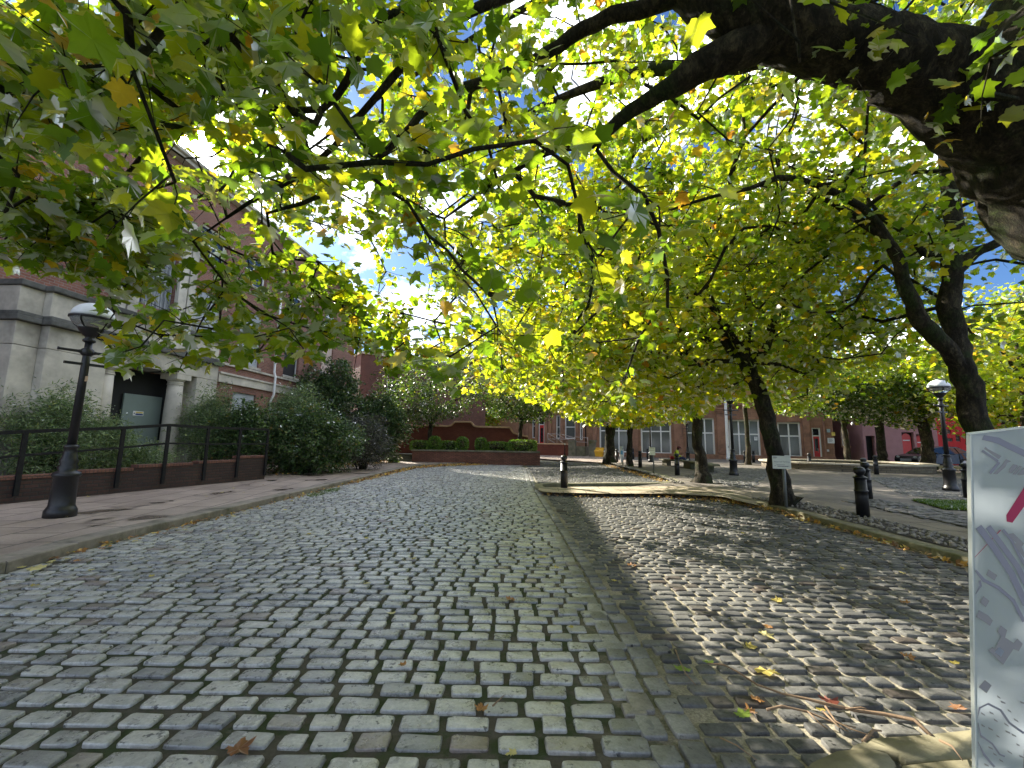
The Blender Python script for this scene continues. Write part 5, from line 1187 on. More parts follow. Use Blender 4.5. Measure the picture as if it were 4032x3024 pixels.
for (a, b), (c, e_) in zip(pts[:-1], pts[1:]): s.beam((a, -.037, b + .02), (c, -.037, e_ + .02), .06, .07)
s.build('top_rail', M['iron_dull'], rail)
s = MB()
for (a, b), (c, e_) in zip(pts[:-1], pts[1:]): s.beam((a, -.037, b - .44), (c, -.037, e_ - .44), .05, .045)
s.build('mid_rail', M['iron_dull'], rail)

# ================================================================= SIGNS
def text(body, size, mat, parent, loc, rot=(R(90), 0, 0), ext=.0006, align='CENTER', name='lettering'):
    fc = bpy.data.curves.new(name, 'FONT'); fc.body = body; fc.size = size; fc.extrude = ext; fc.align_x = align
    fo = bpy.data.objects.new(name, fc); COL.objects.link(fo); dg = bpy.context.evaluated_depsgraph_get(); me = bpy.data.meshes.new_from_object(fo.evaluated_get(dg)); bpy.data.objects.remove(fo); bpy.data.curves.remove(fc)
    me.materials.clear(); me.materials.append(mat); o = bpy.data.objects.new(name, me); COL.objects.link(o); o.parent = parent; o.location = loc; o.rotation_euler = rot; return o
M['ink'] = m_plain('faded_ink', (.16, .16, .17), .6, 0, .1, 5, 0); M['signcream'] = m_plain('weathered_white_sign', (.60, .62, .55), .45, 0, .1, 6, 0)
g = gp(3097, 1998, .115); r = empty('parking_sign', g, R(-20), 'white reserved parking sign on a grey post before the leaning tree', 'sign')
zt = dp(3080, 1795, g.y).z - g.z; zb = dp(3080, 1846, g.y).z - g.z; hw = .175
b = MB(); b.tube([(0, .02, 0), (0, .02, zt - .03)], .032, 12); b.build('post', M['greypost'], r)
b = MB(); b.box(-hw - .04, hw - .04, -.022, -.014, zb, zt); pn = b.build('sign_panel', M['signcream'], r, .002)
text('Reserved Parking', .043, M['ink'], pn, (-.04, -.0235, zb + (zt - zb) * .50))
b = MB(); H_ = zt - zb
for x0, x1, f in ((-.20, -.13, .90), (-.20, -.12, .85), (-.20, -.14, .80), (-.14, .02, .30), (-.18, -.15, .22), (-.13, .10, .20), (-.12, .08, .17)): b.box(x0, x1, -.0236, -.0225, zb + H_ * f, zb + H_ * f + .008)
b.build('printed_lines', M['ink'], pn)
g = gp(2573, 1866, .115); r = empty('small_sign', g, R(-12), 'small square greenish white sign on a short post behind the kerb', 'sign')
zt = dp(2568, 1762, g.y).z - g.z; zb = dp(2568, 1792, g.y).z - g.z
b = MB(); b.tube([(.02, .02, 0), (.02, .02, zt - .05)], .03, 10); b.build('post', M['greypost'], r); b = MB(); b.box(-.15, .10, -.022, -.014, zb, zt); pn = b.build('sign_panel', M['signcream'], r, .002)
b = MB(); b.box(-.14, .09, -.0236, -.0225, zb + (zt - zb) * .58, zb + (zt - zb) * .62); b.box(-.12, .07, -.0236, -.0225, zb + (zt - zb) * .8, zb + (zt - zb) * .86); b.build('printed_lines', M['ink'], pn)
g = gp(2449, 1832, .115); r = empty('wrapped_sign', g, R(-15), 'crumpled white banner with a blue patch wrapped round a short post', 'sign')
b = MB(); b.tube([(.06, 0, 0), (.06, 0, 1.05)], .035, 8); b.build('post', M['iron_dull'], r)
b = MB(); n = 12; prof = [(.06, .12), (.09, .3), (.13, .6), (.15, .8), (.11, 1.0), (.10, 1.18)]; b.lathe(prof, (0, 0, 0), n, Matrix.Diagonal((1, .35, 1)), True, .12); wr = b.build('wrapping', M['globe_top'], r)
b = MB(); b.add([(-.075, -.056, .68), (.06, -.056, .64), (.075, -.058, .86), (.0, -.058, .93), (-.07, -.056, .84)], [(0, 1, 2, 3, 4)]); b.build('blue_patch', m_plain('sky_blue_print', (.12, .38, .62), .5, 0, .1, 5, 0), r)

# ================================================================= FLAGPOLES
for px, pb, lab, h in ((2868, 1812, 'white flagpole left of the tall white window', 12.0), (3066, 1806, 'white flagpole partly behind the leaning tree', 12.5)):
    g = gp(px, pb, .108); r = empty('flagpole', g, 0, lab, 'flagpole', 'white flagpoles before the sandstone building')
    b = MB(); b.lathe([(.17, 0), (.17, .25), (.15, .28), (.14, 1.2), (.09, 8), (.06, h)], n=16); b.build('pole', M['white'], r); b = MB(); b.lathe([(.05, 0), (.09, .05), (.09, .1), (.01, .16)], (0, 0, h), 12); b.build('finial', M['white'], r)
    b = MB(); b.box(-.03, .03, -.17, -.13, 1.1, 1.3); b.build('cleat', M['steel'], r)

# ================================================================= STONE BENCH AND SEATED PERSON
c = [gp(2607, 1806, .52), gp(2640, 1808, .52), gp(2690, 1812, .52), gp(2740, 1817, .52), gp(2780, 1822, .52), gp(2812, 1829, .52)]
ctr = sum(c, Vector()) / len(c); r = empty('stone_bench', (ctr.x, ctr.y, .108), 0, 'curved mossy stone slab bench behind the plane tree', 'bench')
off = Vector((ctr.x, ctr.y, .108)); b = MB(); L_, R_ = [], []
for k, p in enumerate(c):
    t_ = (c[min(k + 1, 5)] - c[max(k - 1, 0)]).normalized(); n_ = Vector((-t_.y, t_.x, 0)); wd = .30 if 0 < k < 5 else .26; L_.append(p - off + n_ * wd); R_.append(p - off - n_ * wd)
for k in range(5):
    q = [L_[k], L_[k + 1], R_[k + 1], R_[k]]; vs = [(v_.x, v_.y, v_.z - .09) for v_ in q] + [(v_.x, v_.y, v_.z) for v_ in q]
    b.add(vs, [(0, 1, 2, 3), (7, 6, 5, 4), (0, 4, 5, 1), (1, 5, 6, 2), (2, 6, 7, 3), (3, 7, 4, 0)][:])
b.build('seat', M['benchstone'], r)
for k in (0, 2, 3, 4):
    b = MB(); p0_, p1_ = c[k] - off, c[k + 1] - off; f = (.25, .8) if k != 4 else (.1, .55)
    a_, e_ = p0_.lerp(p1_, f[0]), p0_.lerp(p1_, f[1]); a_.z = e_.z = .155; b.beam(a_, e_, .34, .32); b.build('support', M['benchstone'], r, .01)

def skin(name, verts, edges, radii, mat, parent, sub=2, root=0):
    me = bpy.data.meshes.new(name); me.from_pydata(verts, edges, []); o = bpy.data.objects.new(name, me); COL.objects.link(o); o.parent = parent
    md = o.modifiers.new('skin', 'SKIN'); md.use_smooth_shade = True; sv = me.skin_vertices[0].data if me.skin_vertices else None
    if sv is None:
        bm = bmesh.new(); bm.from_mesh(me); bm.verts.layers.skin.verify(); bm.to_mesh(me); bm.free(); sv = me.skin_vertices[0].data
    for k, q in enumerate(radii): sv[k].radius = q if hasattr(q, '__len__') else (q, q)
    for k in range(len(radii)): sv[k].use_root = (k == root)
    sb = o.modifiers.new('sub', 'SUBSURF'); sb.levels = sub; sb.render_levels = sub; me.materials.append(mat)
    return o
M['skin'] = m_plain('skin', (.42, .24, .17), .55, 0, .05, 5, 0); M['hivis'] = m_plain('yellow_jacket', (.42, .47, .02), .75, 0, .15, 8, .2); M['cap'] = m_plain('dark_red_cap', (.09, .012, .018), .8, 0, .1, 8, .1); M['hair'] = m_plain('brown_hair', (.05, .025, .015), .8, 0, .2, 20, .2); M['denim'] = m_plain('dark_blue_trousers', (.02, .028, .07), .85, 0, .2, 9, .1)
sp_ = c[1].lerp(c[2], .55); per = empty('person', (sp_.x, sp_.y, .53), R(-14), 'person in a yellow jacket and dark red cap sitting on the curved bench', 'person')
# faces local +x (to the right in the photo); pelvis at z .10 above the seat
V_ = [(-.05, 0, .09), (-.07, 0, .28), (-.02, 0, .46), (.04, 0, .54), (.09, 0, .60), (.13, 0, .70),
      (-.02, .17, .47), (.02, .23, .26), (.22, .16, .20), (.29, .12, .24), (-.02, -.17, .47), (.02, -.24, .26), (.22, -.16, .20), (.30, -.10, .25),
      (.02, .10, .09), (.40, .12, .10), (.43, .13, -.34), (.53, .14, -.37), (.02, -.10, .09), (.40, -.13, .10), (.46, -.14, -.34), (.56, -.15, -.37)]
E_ = [(0, 1), (1, 2), (2, 3), (3, 4), (4, 5), (2, 6), (6, 7), (7, 8), (8, 9), (2, 10), (10, 11), (11, 12), (12, 13), (0, 14), (14, 15), (15, 16), (16, 17), (0, 18), (18, 19), (19, 20), (20, 21)]
R_2 = [.13, .13, .13, .06, .075, .085, .06, .045, .033, .03, .06, .045, .033, .03, .085, .06, .04, .035, .085, .06, .04, .035]
skin('body', V_, E_, R_2, M['skin'], per)
jv = [V_[i] for i in (0, 1, 2, 3, 6, 7, 8, 10, 11, 12)]; je = [(0, 1), (1, 2), (2, 3), (2, 4), (4, 5), (5, 6), (2, 7), (7, 8), (8, 9)]
skin('jacket', jv, je, [.165, .165, .155, .085, .085, .065, .05, .085, .065, .05], M['hivis'], per)
tv = [(-.05, 0, .07)] + [V_[i] for i in (14, 15, 16, 18, 19, 20)]; skin('trousers', tv, [(0, 1), (1, 2), (2, 3), (0, 4), (4, 5), (5, 6)], [.14, .10, .08, .06, .10, .08, .06], M['denim'], per)
b = MB()
for y_ in (.14, -.15): b.blob((.52, y_, -.385), (.13, .048, .045), 12, .03)
b.build('shoes', M['iron_dull'], per)
b = MB(); hc = Vector((.12, 0, .67)); b.lathe([(.108, 0), (.112, .04), (.10, .08), (.06, .115), (.01, .125)], (0, 0, 0), 16, Matrix.Translation(hc + Vector((-.005, 0, .02))) @ Matrix.Rotation(R(18), 4, 'Y'))
b.add([hc + Vector(p) for p in ((.08, -.07, .02), (.08, .07, .02), (.19, .05, -.02), (.19, -.05, -.02), (.08, -.07, .035), (.08, .07, .035), (.19, .05, -.008), (.19, -.05, -.008))], [(3, 2, 1, 0), (4, 5, 6, 7), (0, 1, 5, 4), (1, 2, 6, 5), (2, 3, 7, 6), (3, 0, 4, 7)]); b.build('cap', M['cap'], per)
b = MB(); b.blob(hc + Vector((-.035, 0, -.01)), (.095, .095, .11), 12, .05); b.blob(hc + Vector((-.07, 0, -.10)), (.05, .07, .08), 12, .08); b.build('hair', M['hair'], per)
b = MB(); b.blob(hc + Vector((.095, 0, -.025)), (.018, .013, .02), 8, 0); b.blob(hc + Vector((.03, .088, -.02)), (.018, .012, .028), 8, 0); b.blob(hc + Vector((.03, -.088, -.02)), (.018, .012, .028), 8, 0); b.build('face_features', M['skin'], per)
for s_ in (1, -1):                                # palms with five separate curled fingers round the phone
    h0 = Vector((.30, .115 * s_, .245)); vv = [tuple(h0), tuple(h0 + Vector((.045, -.02 * s_, .02)))]; ee = [(0, 1)]; rr_ = [.022, .024]
    for f, (dy, ln) in enumerate(((.024, .040), (.010, .046), (-.004, .043), (-.018, .034))):
        p1 = h0 + Vector((.055, -.02 * s_ + dy * s_, .03)); p2 = p1 + Vector((.55, -.4 * s_, .5)) * ln; p3 = p2 + Vector((-.15, -.75 * s_, .5)) * ln * .8; i_ = len(vv); vv += [tuple(p1), tuple(p2), tuple(p3)]; ee += [(1, i_), (i_, i_ + 1), (i_ + 1, i_ + 2)]; rr_ += [.009, .008, .007]
    i_ = len(vv); p1 = h0 + Vector((.02, -.045 * s_, .035)); vv += [tuple(p1), tuple(p1 + Vector((.02, -.02 * s_, .03)))]; ee += [(0, i_), (i_, i_ + 1)]; rr_ += [.010, .008]
    skin('hand', vv, ee, rr_, M['skin'], per, 1)
g_ = Matrix.Rotation(R(-14), 3, 'Z') @ Vector((.375, .0, .31)) + Vector((sp_.x, sp_.y, .53)); ph = MB(); ph.box(-.006, .006, -.075, .075, -.04, .05, Matrix.Rotation(R(35), 4, 'Y')); o = ph.build('phone', M['iron'], None, .003, g_); o.rotation_euler.z = R(-14); tag(o, 'dark phone held in both hands by the seated person', 'phone')
g_ = c[1].lerp(c[2], .18) + Vector((0, 0, .003)); b = MB(); b.add([(-.13, -.08, 0), (.10, -.08, 0), (.10, .08, 0), (-.13, .08, 0), (-.17, -.10, .20), (.13, -.10, .20), (.13, .10, .20), (-.17, .10, .20)], [(3, 2, 1, 0), (4, 5, 6, 7), (0, 1, 5, 4), (1, 2, 6, 5), (2, 3, 7, 6), (3, 0, 4, 7)])
o = b.build('bag', m_plain('red_bag', (.35, .02, .03), .6, 0, .1, 8, .1), None, .015, g_); tag(o, 'small red bag on the bench behind the seated person', 'bag')
g_ = c[2].lerp(c[3], .3) + Vector((0, -.1, .003)); b = MB(); b.lathe([(.03, 0), (.042, .1), (.045, .105)], (0, 0, 0), 12, Matrix.Translation((0, 0, .045)) @ Matrix.Rotation(R(80), 4, 'Y') @ Matrix.Translation((0, 0, -.05))); o = b.build('paper_cup', M['white'], None, 0, g_); tag(o, 'crushed white paper cup lying on the bench right of the person', 'cup')

# ================================================================= ROUND STONE WALL AND LOW KERB BEYOND
cx_, cy_ = 20.6, 27.2; r = empty('round_stone_wall', (cx_, cy_, .108), 0, 'low round stone wall with pale flat coping in the middle of the plaza', 'wall'); n = 48
b = MB()
def ring(b, r0, r1, z0, z1, gap=0.0, sx=1.0, sy=.9):
    for k in range(n):
        a, e = 2 * math.pi * k / n + gap, 2 * math.pi * (k + 1) / n - gap; P_ = []
        for z in (z0, z1):
            for rr_, an in ((r0, a), (r0, e), (r1, e), (r1, a)): P_.append((rr_ * math.cos(an) * sx, rr_ * math.sin(an) * sy, z))
        b.add(P_, [(0, 1, 2, 3), (7, 6, 5, 4), (0, 4, 5, 1), (1, 5, 6, 2), (2, 6, 7, 3), (3, 7, 4, 0)])
ring(b, 4.05, 4.45, 0, .36); M['rubble'] = m_brick('coursed_rubble', (.16, .13, .085), (.24, .20, .13), (.07, .06, .045), .4, .12, .012); b.build('wall_ring', M['rubble'], r)
b = MB(); ring(b, 3.9, 4.6, .363, .45, .002); b.build('coping', M['terratrim'] if False else m_plain('pale_coping', (.42, .37, .28), .85, 0, .2, 3, .3), r)
b = MB(); b.prism([(3.9 * math.cos(2 * math.pi * k / 24), 3.5 * math.sin(2 * math.pi * k / 24)) for k in range(24)], 0, .1); b.build('soil', M['soil'], r)
q = [gp(3655, 1842, .11), gp(3850, 1852, .11), gp(4100, 1862, .11)]; b = MB()
for a_, e_ in zip(q[:-1], q[1:]): b.beam(a_ + Vector((0, 0, .08)), e_ + Vector((0, 0, .08)), .5, .2)
o = b.build('low_stone_edging', m_plain('sunlit_edging', (.5, .43, .28), .85, 0, .15, 3, .2)); tag(o, 'low pale stone edging in sunlight beyond the right lamp post', 'edging')
g_ = gp(3770, 1822, .11); b = MB(); b.blob((0, 0, .22), (.7, .4, .3), 12, .12); o = b.build('boulder', M['benchstone'], None, 0, g_); tag(o, 'rounded grey boulder lying before the parked car', 'boulder')

# ================================================================= PARKED CAR (dark, side-on, nose to the left)
M['carblack'] = m_plain('black_car_paint', (.006, .007, .010), .16, .2, .1, 5, 0); M['carglass'] = m_plain('car_glass', (.012, .018, .03), .05, 0, .1, 5, 0, spec=.8); M['tyre'] = m_plain('tyre_rubber', (.015, .015, .015), .85, 0, .2, 9, .1); M['headlight'] = m_plain('headlight_lens', (.45, .47, .5), .12, .2, .1, 5, 0)
g = dp(3562, 1800, 31.5); car = empty('parked_car', (g.x + 2.2, 31.6, .108), R(4), 'black hatchback parked nose left in front of the red building', 'car')
side = [(-2.15, .30), (-2.2, .55), (-2.1, .78), (-1.3, .95), (-.65, 1.38), (.2, 1.5), (1.2, 1.46), (1.85, 1.12), (2.12, .95), (2.18, .55), (2.1, .28), (1.72, .26), (1.62, .50), (1.35, .62), (1.08, .50), (.98, .26), (-1.0, .26), (-1.1, .5), (-1.37, .62), (-1.64, .5), (-1.74, .28)]
def hw_(z): return .87 if z < .9 else .87 - (z - .9) * .42
b = MB(); m_ = len(side); vs = [(x, -hw_(z), z) for x, z in side] + [(x, hw_(z), z) for x, z in side]; fs = [tuple(range(m_)), tuple(range(2 * m_ - 1, m_ - 1, -1))] + [(i, m_ + i, m_ + (i + 1) % m_, (i + 1) % m_) for i in range(m_)]
bm = bmesh.new(); bv = [bm.verts.new(v_) for v_ in vs]; [bm.faces.new([bv[i] for i in f]) for f in fs]; bmesh.ops.triangulate(bm, faces=[f for f in bm.faces if len(f.verts) > 4]); bmesh.ops.recalc_face_normals(bm, faces=bm.faces[:])
me = bpy.data.meshes.new('body'); bm.to_mesh(me); bm.free(); me.materials.append(M['carblack']); o = bpy.data.objects.new('body', me); COL.objects.link(o); o.parent = car; md = o.modifiers.new('b', 'BEVEL'); md.width = .06; md.segments = 3; md.limit_method = 'ANGLE'; md.angle_limit = R(25)
for s_ in (-1, 1):
    for pl_ in ([(-1.05, .98), (-.58, 1.33), (-.02, 1.42), (-.02, .98)], [(.06, .98), (.06, 1.42), (.85, 1.42), (1.0, .98)], [(1.08, 1.0), (.95, 1.4), (1.2, 1.38), (1.62, 1.08)]):
        b = MB(); V1 = [(x, s_ * (hw_(z) + .004), z) for x, z in pl_]; V2 = [(x, s_ * (hw_(z) + .012), z) for x, z in pl_]; n_ = len(pl_); b.add(V1 + V2, [tuple(range(n_)), tuple(range(2 * n_ - 1, n_ - 1, -1))] + [(i, (i + 1) % n_, n_ + (i + 1) % n_, n_ + i) for i in range(n_)]); b.build('side_window', M['carglass'], car)
    for x in (-1.37, 1.35):
        b = MB(); b.lathe([(.20, -.1), (.31, -.095), (.33, -.06), (.33, .06), (.31, .095), (.20, .1)], (0, 0, 0), 24, Matrix.Translation((x, s_ * .80, .33)) @ Matrix.Rotation(R(90), 4, 'X')); wh = b.build('wheel', M['tyre'], car)
        b = MB(); b.lathe([(.03, -.108), (.19, -.104), (.2, -.09), (.2, .09), (.19, .104), (.03, .108)], (0, 0, 0), 20, Matrix.Translation((x, s_ * .80, .33)) @ Matrix.Rotation(R(90), 4, 'X')); b.build('rim', M['steel'], wh)
    b = MB(); b.blob((-2.08, s_ * .62, .70), (.12, .17, .075), 12, .0); b.build('headlight', M['headlight'], car)
    b = MB(); b.blob((-.85, s_ * .98, 1.0), (.09, .1, .06), 12, .0); b.build('wing_mirror', M['carblack'], car)
    b = MB(); b.box(-.1, .05, s_ * .875 - .008, s_ * .875 + .012, .84, .87); b.build('door_handle', M['steel'], car)
b = MB(); b.add([(-1.32, -.7, .965), (-1.32, .7, .965), (-.68, .62, 1.385), (-.68, -.62, 1.385)], [(0, 1, 2, 3)]); b.build('windscreen', M['carglass'], car)
b = MB(); b.box(-2.215, -2.19, -.4, .4, .42, .58); b.build('grille', M['steel'], car)

# ================================================================= MAP BOARD (bottom right)
M['panel'] = m_plain('map_panel', (.33, .37, .41), .32, 0, .05, 1.5, 0)
M['mgrey'] = m_plain('map_grey', (.22, .225, .27), .35, 0, .03, 2, 0); M['mtan'] = m_plain('map_taupe', (.24, .24, .25), .35, 0, .03, 2, 0); M['mlight'] = m_plain('map_pale_road', (.55, .58, .63), .35, 0, .03, 2, 0); M['mmag'] = m_plain('map_crimson', (.36, .015, .08), .35, 0, .03, 2, 0)
t = NT('map_panel'); dd_ = t.n('ShaderNodeBsdfPrincipled'); dd_.inputs['Base Color'].default_value = (.36, .40, .44, 1); dd_.inputs['Roughness'].default_value = .3
tt_ = t.n('ShaderNodeBsdfTranslucent'); tt_.inputs[0].default_value = (.62, .70, .78, 1); mm_ = t.n('ShaderNodeMixShader'); mm_.inputs[0].default_value = .42; t.l(dd_.outputs[0], mm_.inputs[1]); t.l(tt_.outputs[0], mm_.inputs[2]); oo_ = t.n('ShaderNodeOutputMaterial'); t.l(mm_.outputs[0], oo_.inputs[0]); M['panel'] = t.m
TL = dp(3824, 1712, .80); BL = dp(3846, 3060, .80 + .16); ex = Vector((1, .0, .0)); ex = (ex - Vector((0, 0, 1)) * 0).normalized()
ez = (TL - BL); Hh = ez.length; ez.normalize(); ex = (ex - ez * ex.dot(ez)).normalized(); en = ex.cross(ez)       # normal towards -y
if en.y > 0: en = -en
Mx = Matrix((ex, -en, ez)).transposed().to_4x4(); Mx.translation = BL
board = bpy.data.objects.new('map_board', None); COL.objects.link(board); board.matrix_world = Mx; tag(board, 'tall pale map board with crimson arrow at the bottom right', 'map board')
Minv = Mx.inverted()
def bpx(px, py):
    o = Minv @ EYE; d_ = Minv.to_3x3() @ ray(px, py); t_ = -o.y / d_.y; p = o + d_ * t_; return (p.x, p.z)
b = MB(); b.add([(0, 0, -.35), (.95, 0, -.35), (.95, 0, Hh), (0, 0, Hh)], [(0, 1, 2, 3)]); pnl = b.build('panel', M['panel'], board); b = MB(); b.box(-.003, -.0005, -.001, .006, -.35, Hh); b.box(-.003, .953, -.001, .006, Hh + .0005, Hh + .003); b.build('edge_trim', M['signcream'], board)
b = MB(); b.box(.15, .19, .009, .045, -.3, Hh - .06); b.box(.80, .84, .009, .045, -.3, Hh - .06); b.build('frame', M['steel'], board)
for x in (.16, .82):
    b = MB(); b.tube([Vector((x, .075, Hh - .1)), Minv @ (Mx @ Vector((x, .075, 0)) * 1.0).xyz.lerp(Vector(((Mx @ Vector((x, .075, 0))).x, (Mx @ Vector((x, .075, 0))).y, .0)), 1.0)], .024, 10); b.build('leg', M['steel'], board)
lvl = [0]
def shape(pts, mat, name='map_shape', raw=False):
    lvl[0] += 1; y_ = -.0006 - .00004 * lvl[0]; P_ = pts if raw else [bpx(*p) for p in pts]; P_ = [(min(max(x, .002), .948), min(z, Hh - .003)) for x, z in P_]
    b = MB(); n_ = len(P_); b.add([(x, y_, z) for x, z in P_], [tuple(range(n_))]); return b.build(name, mat, pnl)
def strip(pts, w, mat, name='map_road'):
    Q = [Vector(bpx(*p)) for p in pts]; w = w / FPX * .82; lvl[0] += 1; y_ = -.0006 - .00004 * lvl[0]; A_, B_ = [], []
    for k, p in enumerate(Q):
        t_ = (Q[min(k + 1, len(Q) - 1)] - Q[max(k - 1, 0)]).normalized(); n_ = Vector((-t_.y, t_.x)) * w / 2; A_.append(p + n_); B_.append(p - n_)
    b = MB()
    cl_ = lambda p: (min(max(p.x, .002), .948), y_, min(p.y, Hh - .003))
    for k in range(len(Q) - 1): b.add([cl_(A_[k]), cl_(A_[k + 1]), cl_(B_[k + 1]), cl_(B_[k])], [(0, 1, 2, 3)])
    return b.build(name, mat, pnl)
# region helper: coordinates read off the photo strip (304 px wide for 252 photo px)
def s8(x, y): return (3780 + x * .829, 1650 + y * .829)
def s4(x, y): return (3780 + x * .2111, 1650 + y * .2111)
strip([s4(420, 330), s4(700, 400), s4(900, 500), s4(1194, 640), s4(1500, 800)], 24, M['mgrey'])
for pts in ([(470, 515), (520, 560), (770, 690), (715, 745), (440, 550)], [(850, 740), (950, 790), (880, 810), (830, 900), (760, 960), (690, 1025), (605, 1020), (700, 930), (800, 820)], [(985, 840), (1060, 850), (1070, 880), (960, 1010), (900, 990), (905, 930)], [(1100, 870), (1150, 880), (1030, 1035), (965, 1030)], [(1170, 910), (1260, 900), (1260, 1020), (1110, 1045), (1050, 1040)]): shape([s4(*p) for p in pts], M['mtan'])
strip([s4(400, 585), s4(700, 790)], 9, M['mgrey']); strip([s4(720, 800), s4(545, 1015)], 12, M['mgrey'])
shape([s8(304, 320), s8(330, 300), s8(330, 380), s8(304, 412), s8(246, 492), s8(219, 486), s8(217, 455)], M['mmag'], 'crimson_arrow')
strip([s8(64, 656), s8(190, 526)], 4, M['mmag'], 'crimson_line')
for pts, w_ in (([(85, 510), (160, 610), (240, 730), (310, 880)], 26), ([(130, 510), (190, 590), (270, 700), (320, 800)], 22), ([(200, 525), (240, 570), (270, 630), (320, 720)], 12), ([(66, 718), (110, 765), (180, 800), (250, 860), (300, 960)], 14), ([(66, 830), (95, 790), (90, 765)], 10), ([(70, 1490), (72, 1420), (90, 1370), (130, 1350), (190, 1380), (230, 1440), (300, 1490)], 9), ([(80, 1440), (95, 1500), (150, 1540), (185, 1590), (210, 1600)], 7), ([(70, 1530), (110, 1590), (160, 1650)], 9)): strip([s8(*p) for p in pts], w_, M['mgrey'])
for pts in ([(222, 545), (250, 540), (300, 590), (285, 610)], [(250, 590), (280, 585), (304, 640), (300, 660)], [(132, 712), (173, 740), (160, 765), (120, 738)], [(108, 838), (136, 862), (118, 892), (90, 868)], [(85, 905), (130, 930), (152, 955), (138, 980), (110, 960), (72, 938)],
            [(190, 978), (220, 1000), (210, 1035), (250, 1060), (268, 1040), (294, 1065), (275, 1100), (250, 1090), (200, 1165), (130, 1095), (150, 1080), (160, 1090), (190, 1030), (172, 1005)], [(114, 1236), (146, 1262), (122, 1300), (84, 1270)]): shape([s8(*p) for p in pts], M['mtan'])
shape([s8(*p) for p in [(180, 1080), (206, 1100), (190, 1128), (162, 1105)]], M['panel'])
for x, y in ((180, 1320), (200, 1345), (230, 1385), (262, 1430), (105, 1400), (145, 1395), (165, 1430), (105, 1455), (140, 1470), (175, 1505), (215, 1450), (222, 1485), (250, 1500), (270, 1545), (100, 1510), (140, 1560), (160, 1590), (190, 1620), (230, 1580), (290, 1345), (120, 1640), (285, 1600)):
    dx, dy = random.uniform(9, 13), random.uniform(5, 8); shape([s8(x - dx, y - dy - 6), s8(x + dx - 4, y + dy - 8), s8(x + dx, y + dy), s8(x - dx + 3, y - dy + 4)], M['mtan'], 'map_block')

# ================================================================= STONE SLABS, TWIGS AND FALLEN LEAVES
M['mossslab'] = m_plain('mossy_slab', (.20, .18, .11), .9, 0, .4, 3, .5, dirt=(.075, .085, .025))
for k, (P_, lab) in enumerate(((((3120, 3060), (3190, 3000), (3290, 2955), (3420, 2935), (3500, 2960), (3530, 3000), (3510, 3060)), 'mossy stone slab at the bottom edge, left of the map board'), (((3345, 2930), (3420, 2905), (3640, 2890), (3850, 2868), (3900, 2860), (3900, 2970), (3700, 2985), (3560, 2995), (3530, 2965)), 'long cracked mossy slab touching the map board'), (((3545, 3010), (3720, 2992), (3900, 2980), (3900, 3070), (3540, 3070)), 'mossy slab corner below the cracked slab'))):
    w_ = [gp(a, e, .05) for a, e in P_]; cc = sum(w_, Vector()) / len(w_); b = MB(); n_ = len(w_)
    lo = [(p.x - cc.x, p.y - cc.y, -.05) for p in w_]; m1 = [(p.x - cc.x, p.y - cc.y, .025) for p in w_]; hi = [((p.x - cc.x) * .95, (p.y - cc.y) * .95, .045 + random.uniform(-.004, .004)) for p in w_]
    b.add(lo + m1 + hi, [(i, (i + 1) % n_, n_ + (i + 1) % n_, n_ + i) for i in range(n_)] + [(n_ + i, n_ + (i + 1) % n_, 2 * n_ + (i + 1) % n_, 2 * n_ + i) for i in range(n_)] + [tuple(range(2 * n_, 3 * n_))], True); o = b.build('stone_slab', M['mossslab'], None, 0, (cc.x, cc.y, 0)); tag(o, lab, 'slab')
M['twig'] = m_plain('dry_twig', (.20, .13, .075), .8, 0, .3, 12, .2)
def twig(px, rad, label, sides=(), z=.045):
    P_ = [gp(a, e, z) for a, e in px]; cc = P_[0].copy(); P_ = [p - cc + Vector((0, 0, .012 * math.sin(i * 1.7))) for i, p in enumerate(P_)]
    b = MB(); n_ = len(P_); b.tube(P_, [rad * (1 - .6 * i / (n_ - 1)) for i in range(n_)], 7, .15)
    for s_ in sides: b.tube([gp(a, e, z + .008 * i) - cc for i, (a, e) in enumerate(s_)], [rad * .55 * (1 - .6 * i / (len(s_) - 1)) for i in range(len(s_))], 6, .15)
    o = b.build('fallen_twig', M['twig'], None, 0, cc); tag(o, label, 'twig')
twig([(3670, 2900), (3600, 2845), (3480, 2810), (3380, 2790), (3290, 2785), (3180, 2760), (3080, 2725), (2980, 2690), (2900, 2650), (2850, 2620), (2785, 2605)], .010, 'long dry forked twig lying across the setts near the slabs', [[(3250, 2782), (3290, 2840), (3350, 2870), (3440, 2900)], [(3330, 2792), (3390, 2785), (3410, 2790)], [(2950, 2675), (2990, 2700), (3030, 2712)], [(3240, 2800), (3300, 2860), (3340, 2880)]])
twig([(3020, 2795), (3080, 2790), (3180, 2800), (3280, 2835), (3370, 2870)], .007, 'short dark twig alongside the long forked twig', [[(3180, 2800), (3230, 2850), (3260, 2870)]])
twig([(3400, 2920), (3440, 2885), (3470, 2875)], .009, 'stubby broken twig at the edge of the mossy slabs')
twig([(2835, 2905), (2900, 2945), (2980, 2990)], .004, 'thin straight twig left of the mossy slabs')
twig([(3700, 2915), (3750, 2950), (3790, 2990)], .006, 'thin twig lying on the cracked slab beside the map board', z=.065)
twig([(1940, 2780), (1965, 2765), (1985, 2735)], .005, 'small hooked twig beside the orange leaf in the middle of the road')
twig([(2660, 2560), (2672, 2600), (2700, 2650), (2740, 2690)], .005, 'curved twig left of the long forked twig')
FC = {'yellow': (.46, .37, .09), 'orange': (.40, .20, .07), 'brown': (.27, .13, .06), 'green': (.22, .30, .05), 'pale': (.60, .52, .22), 'red': (.20, .06, .04)}
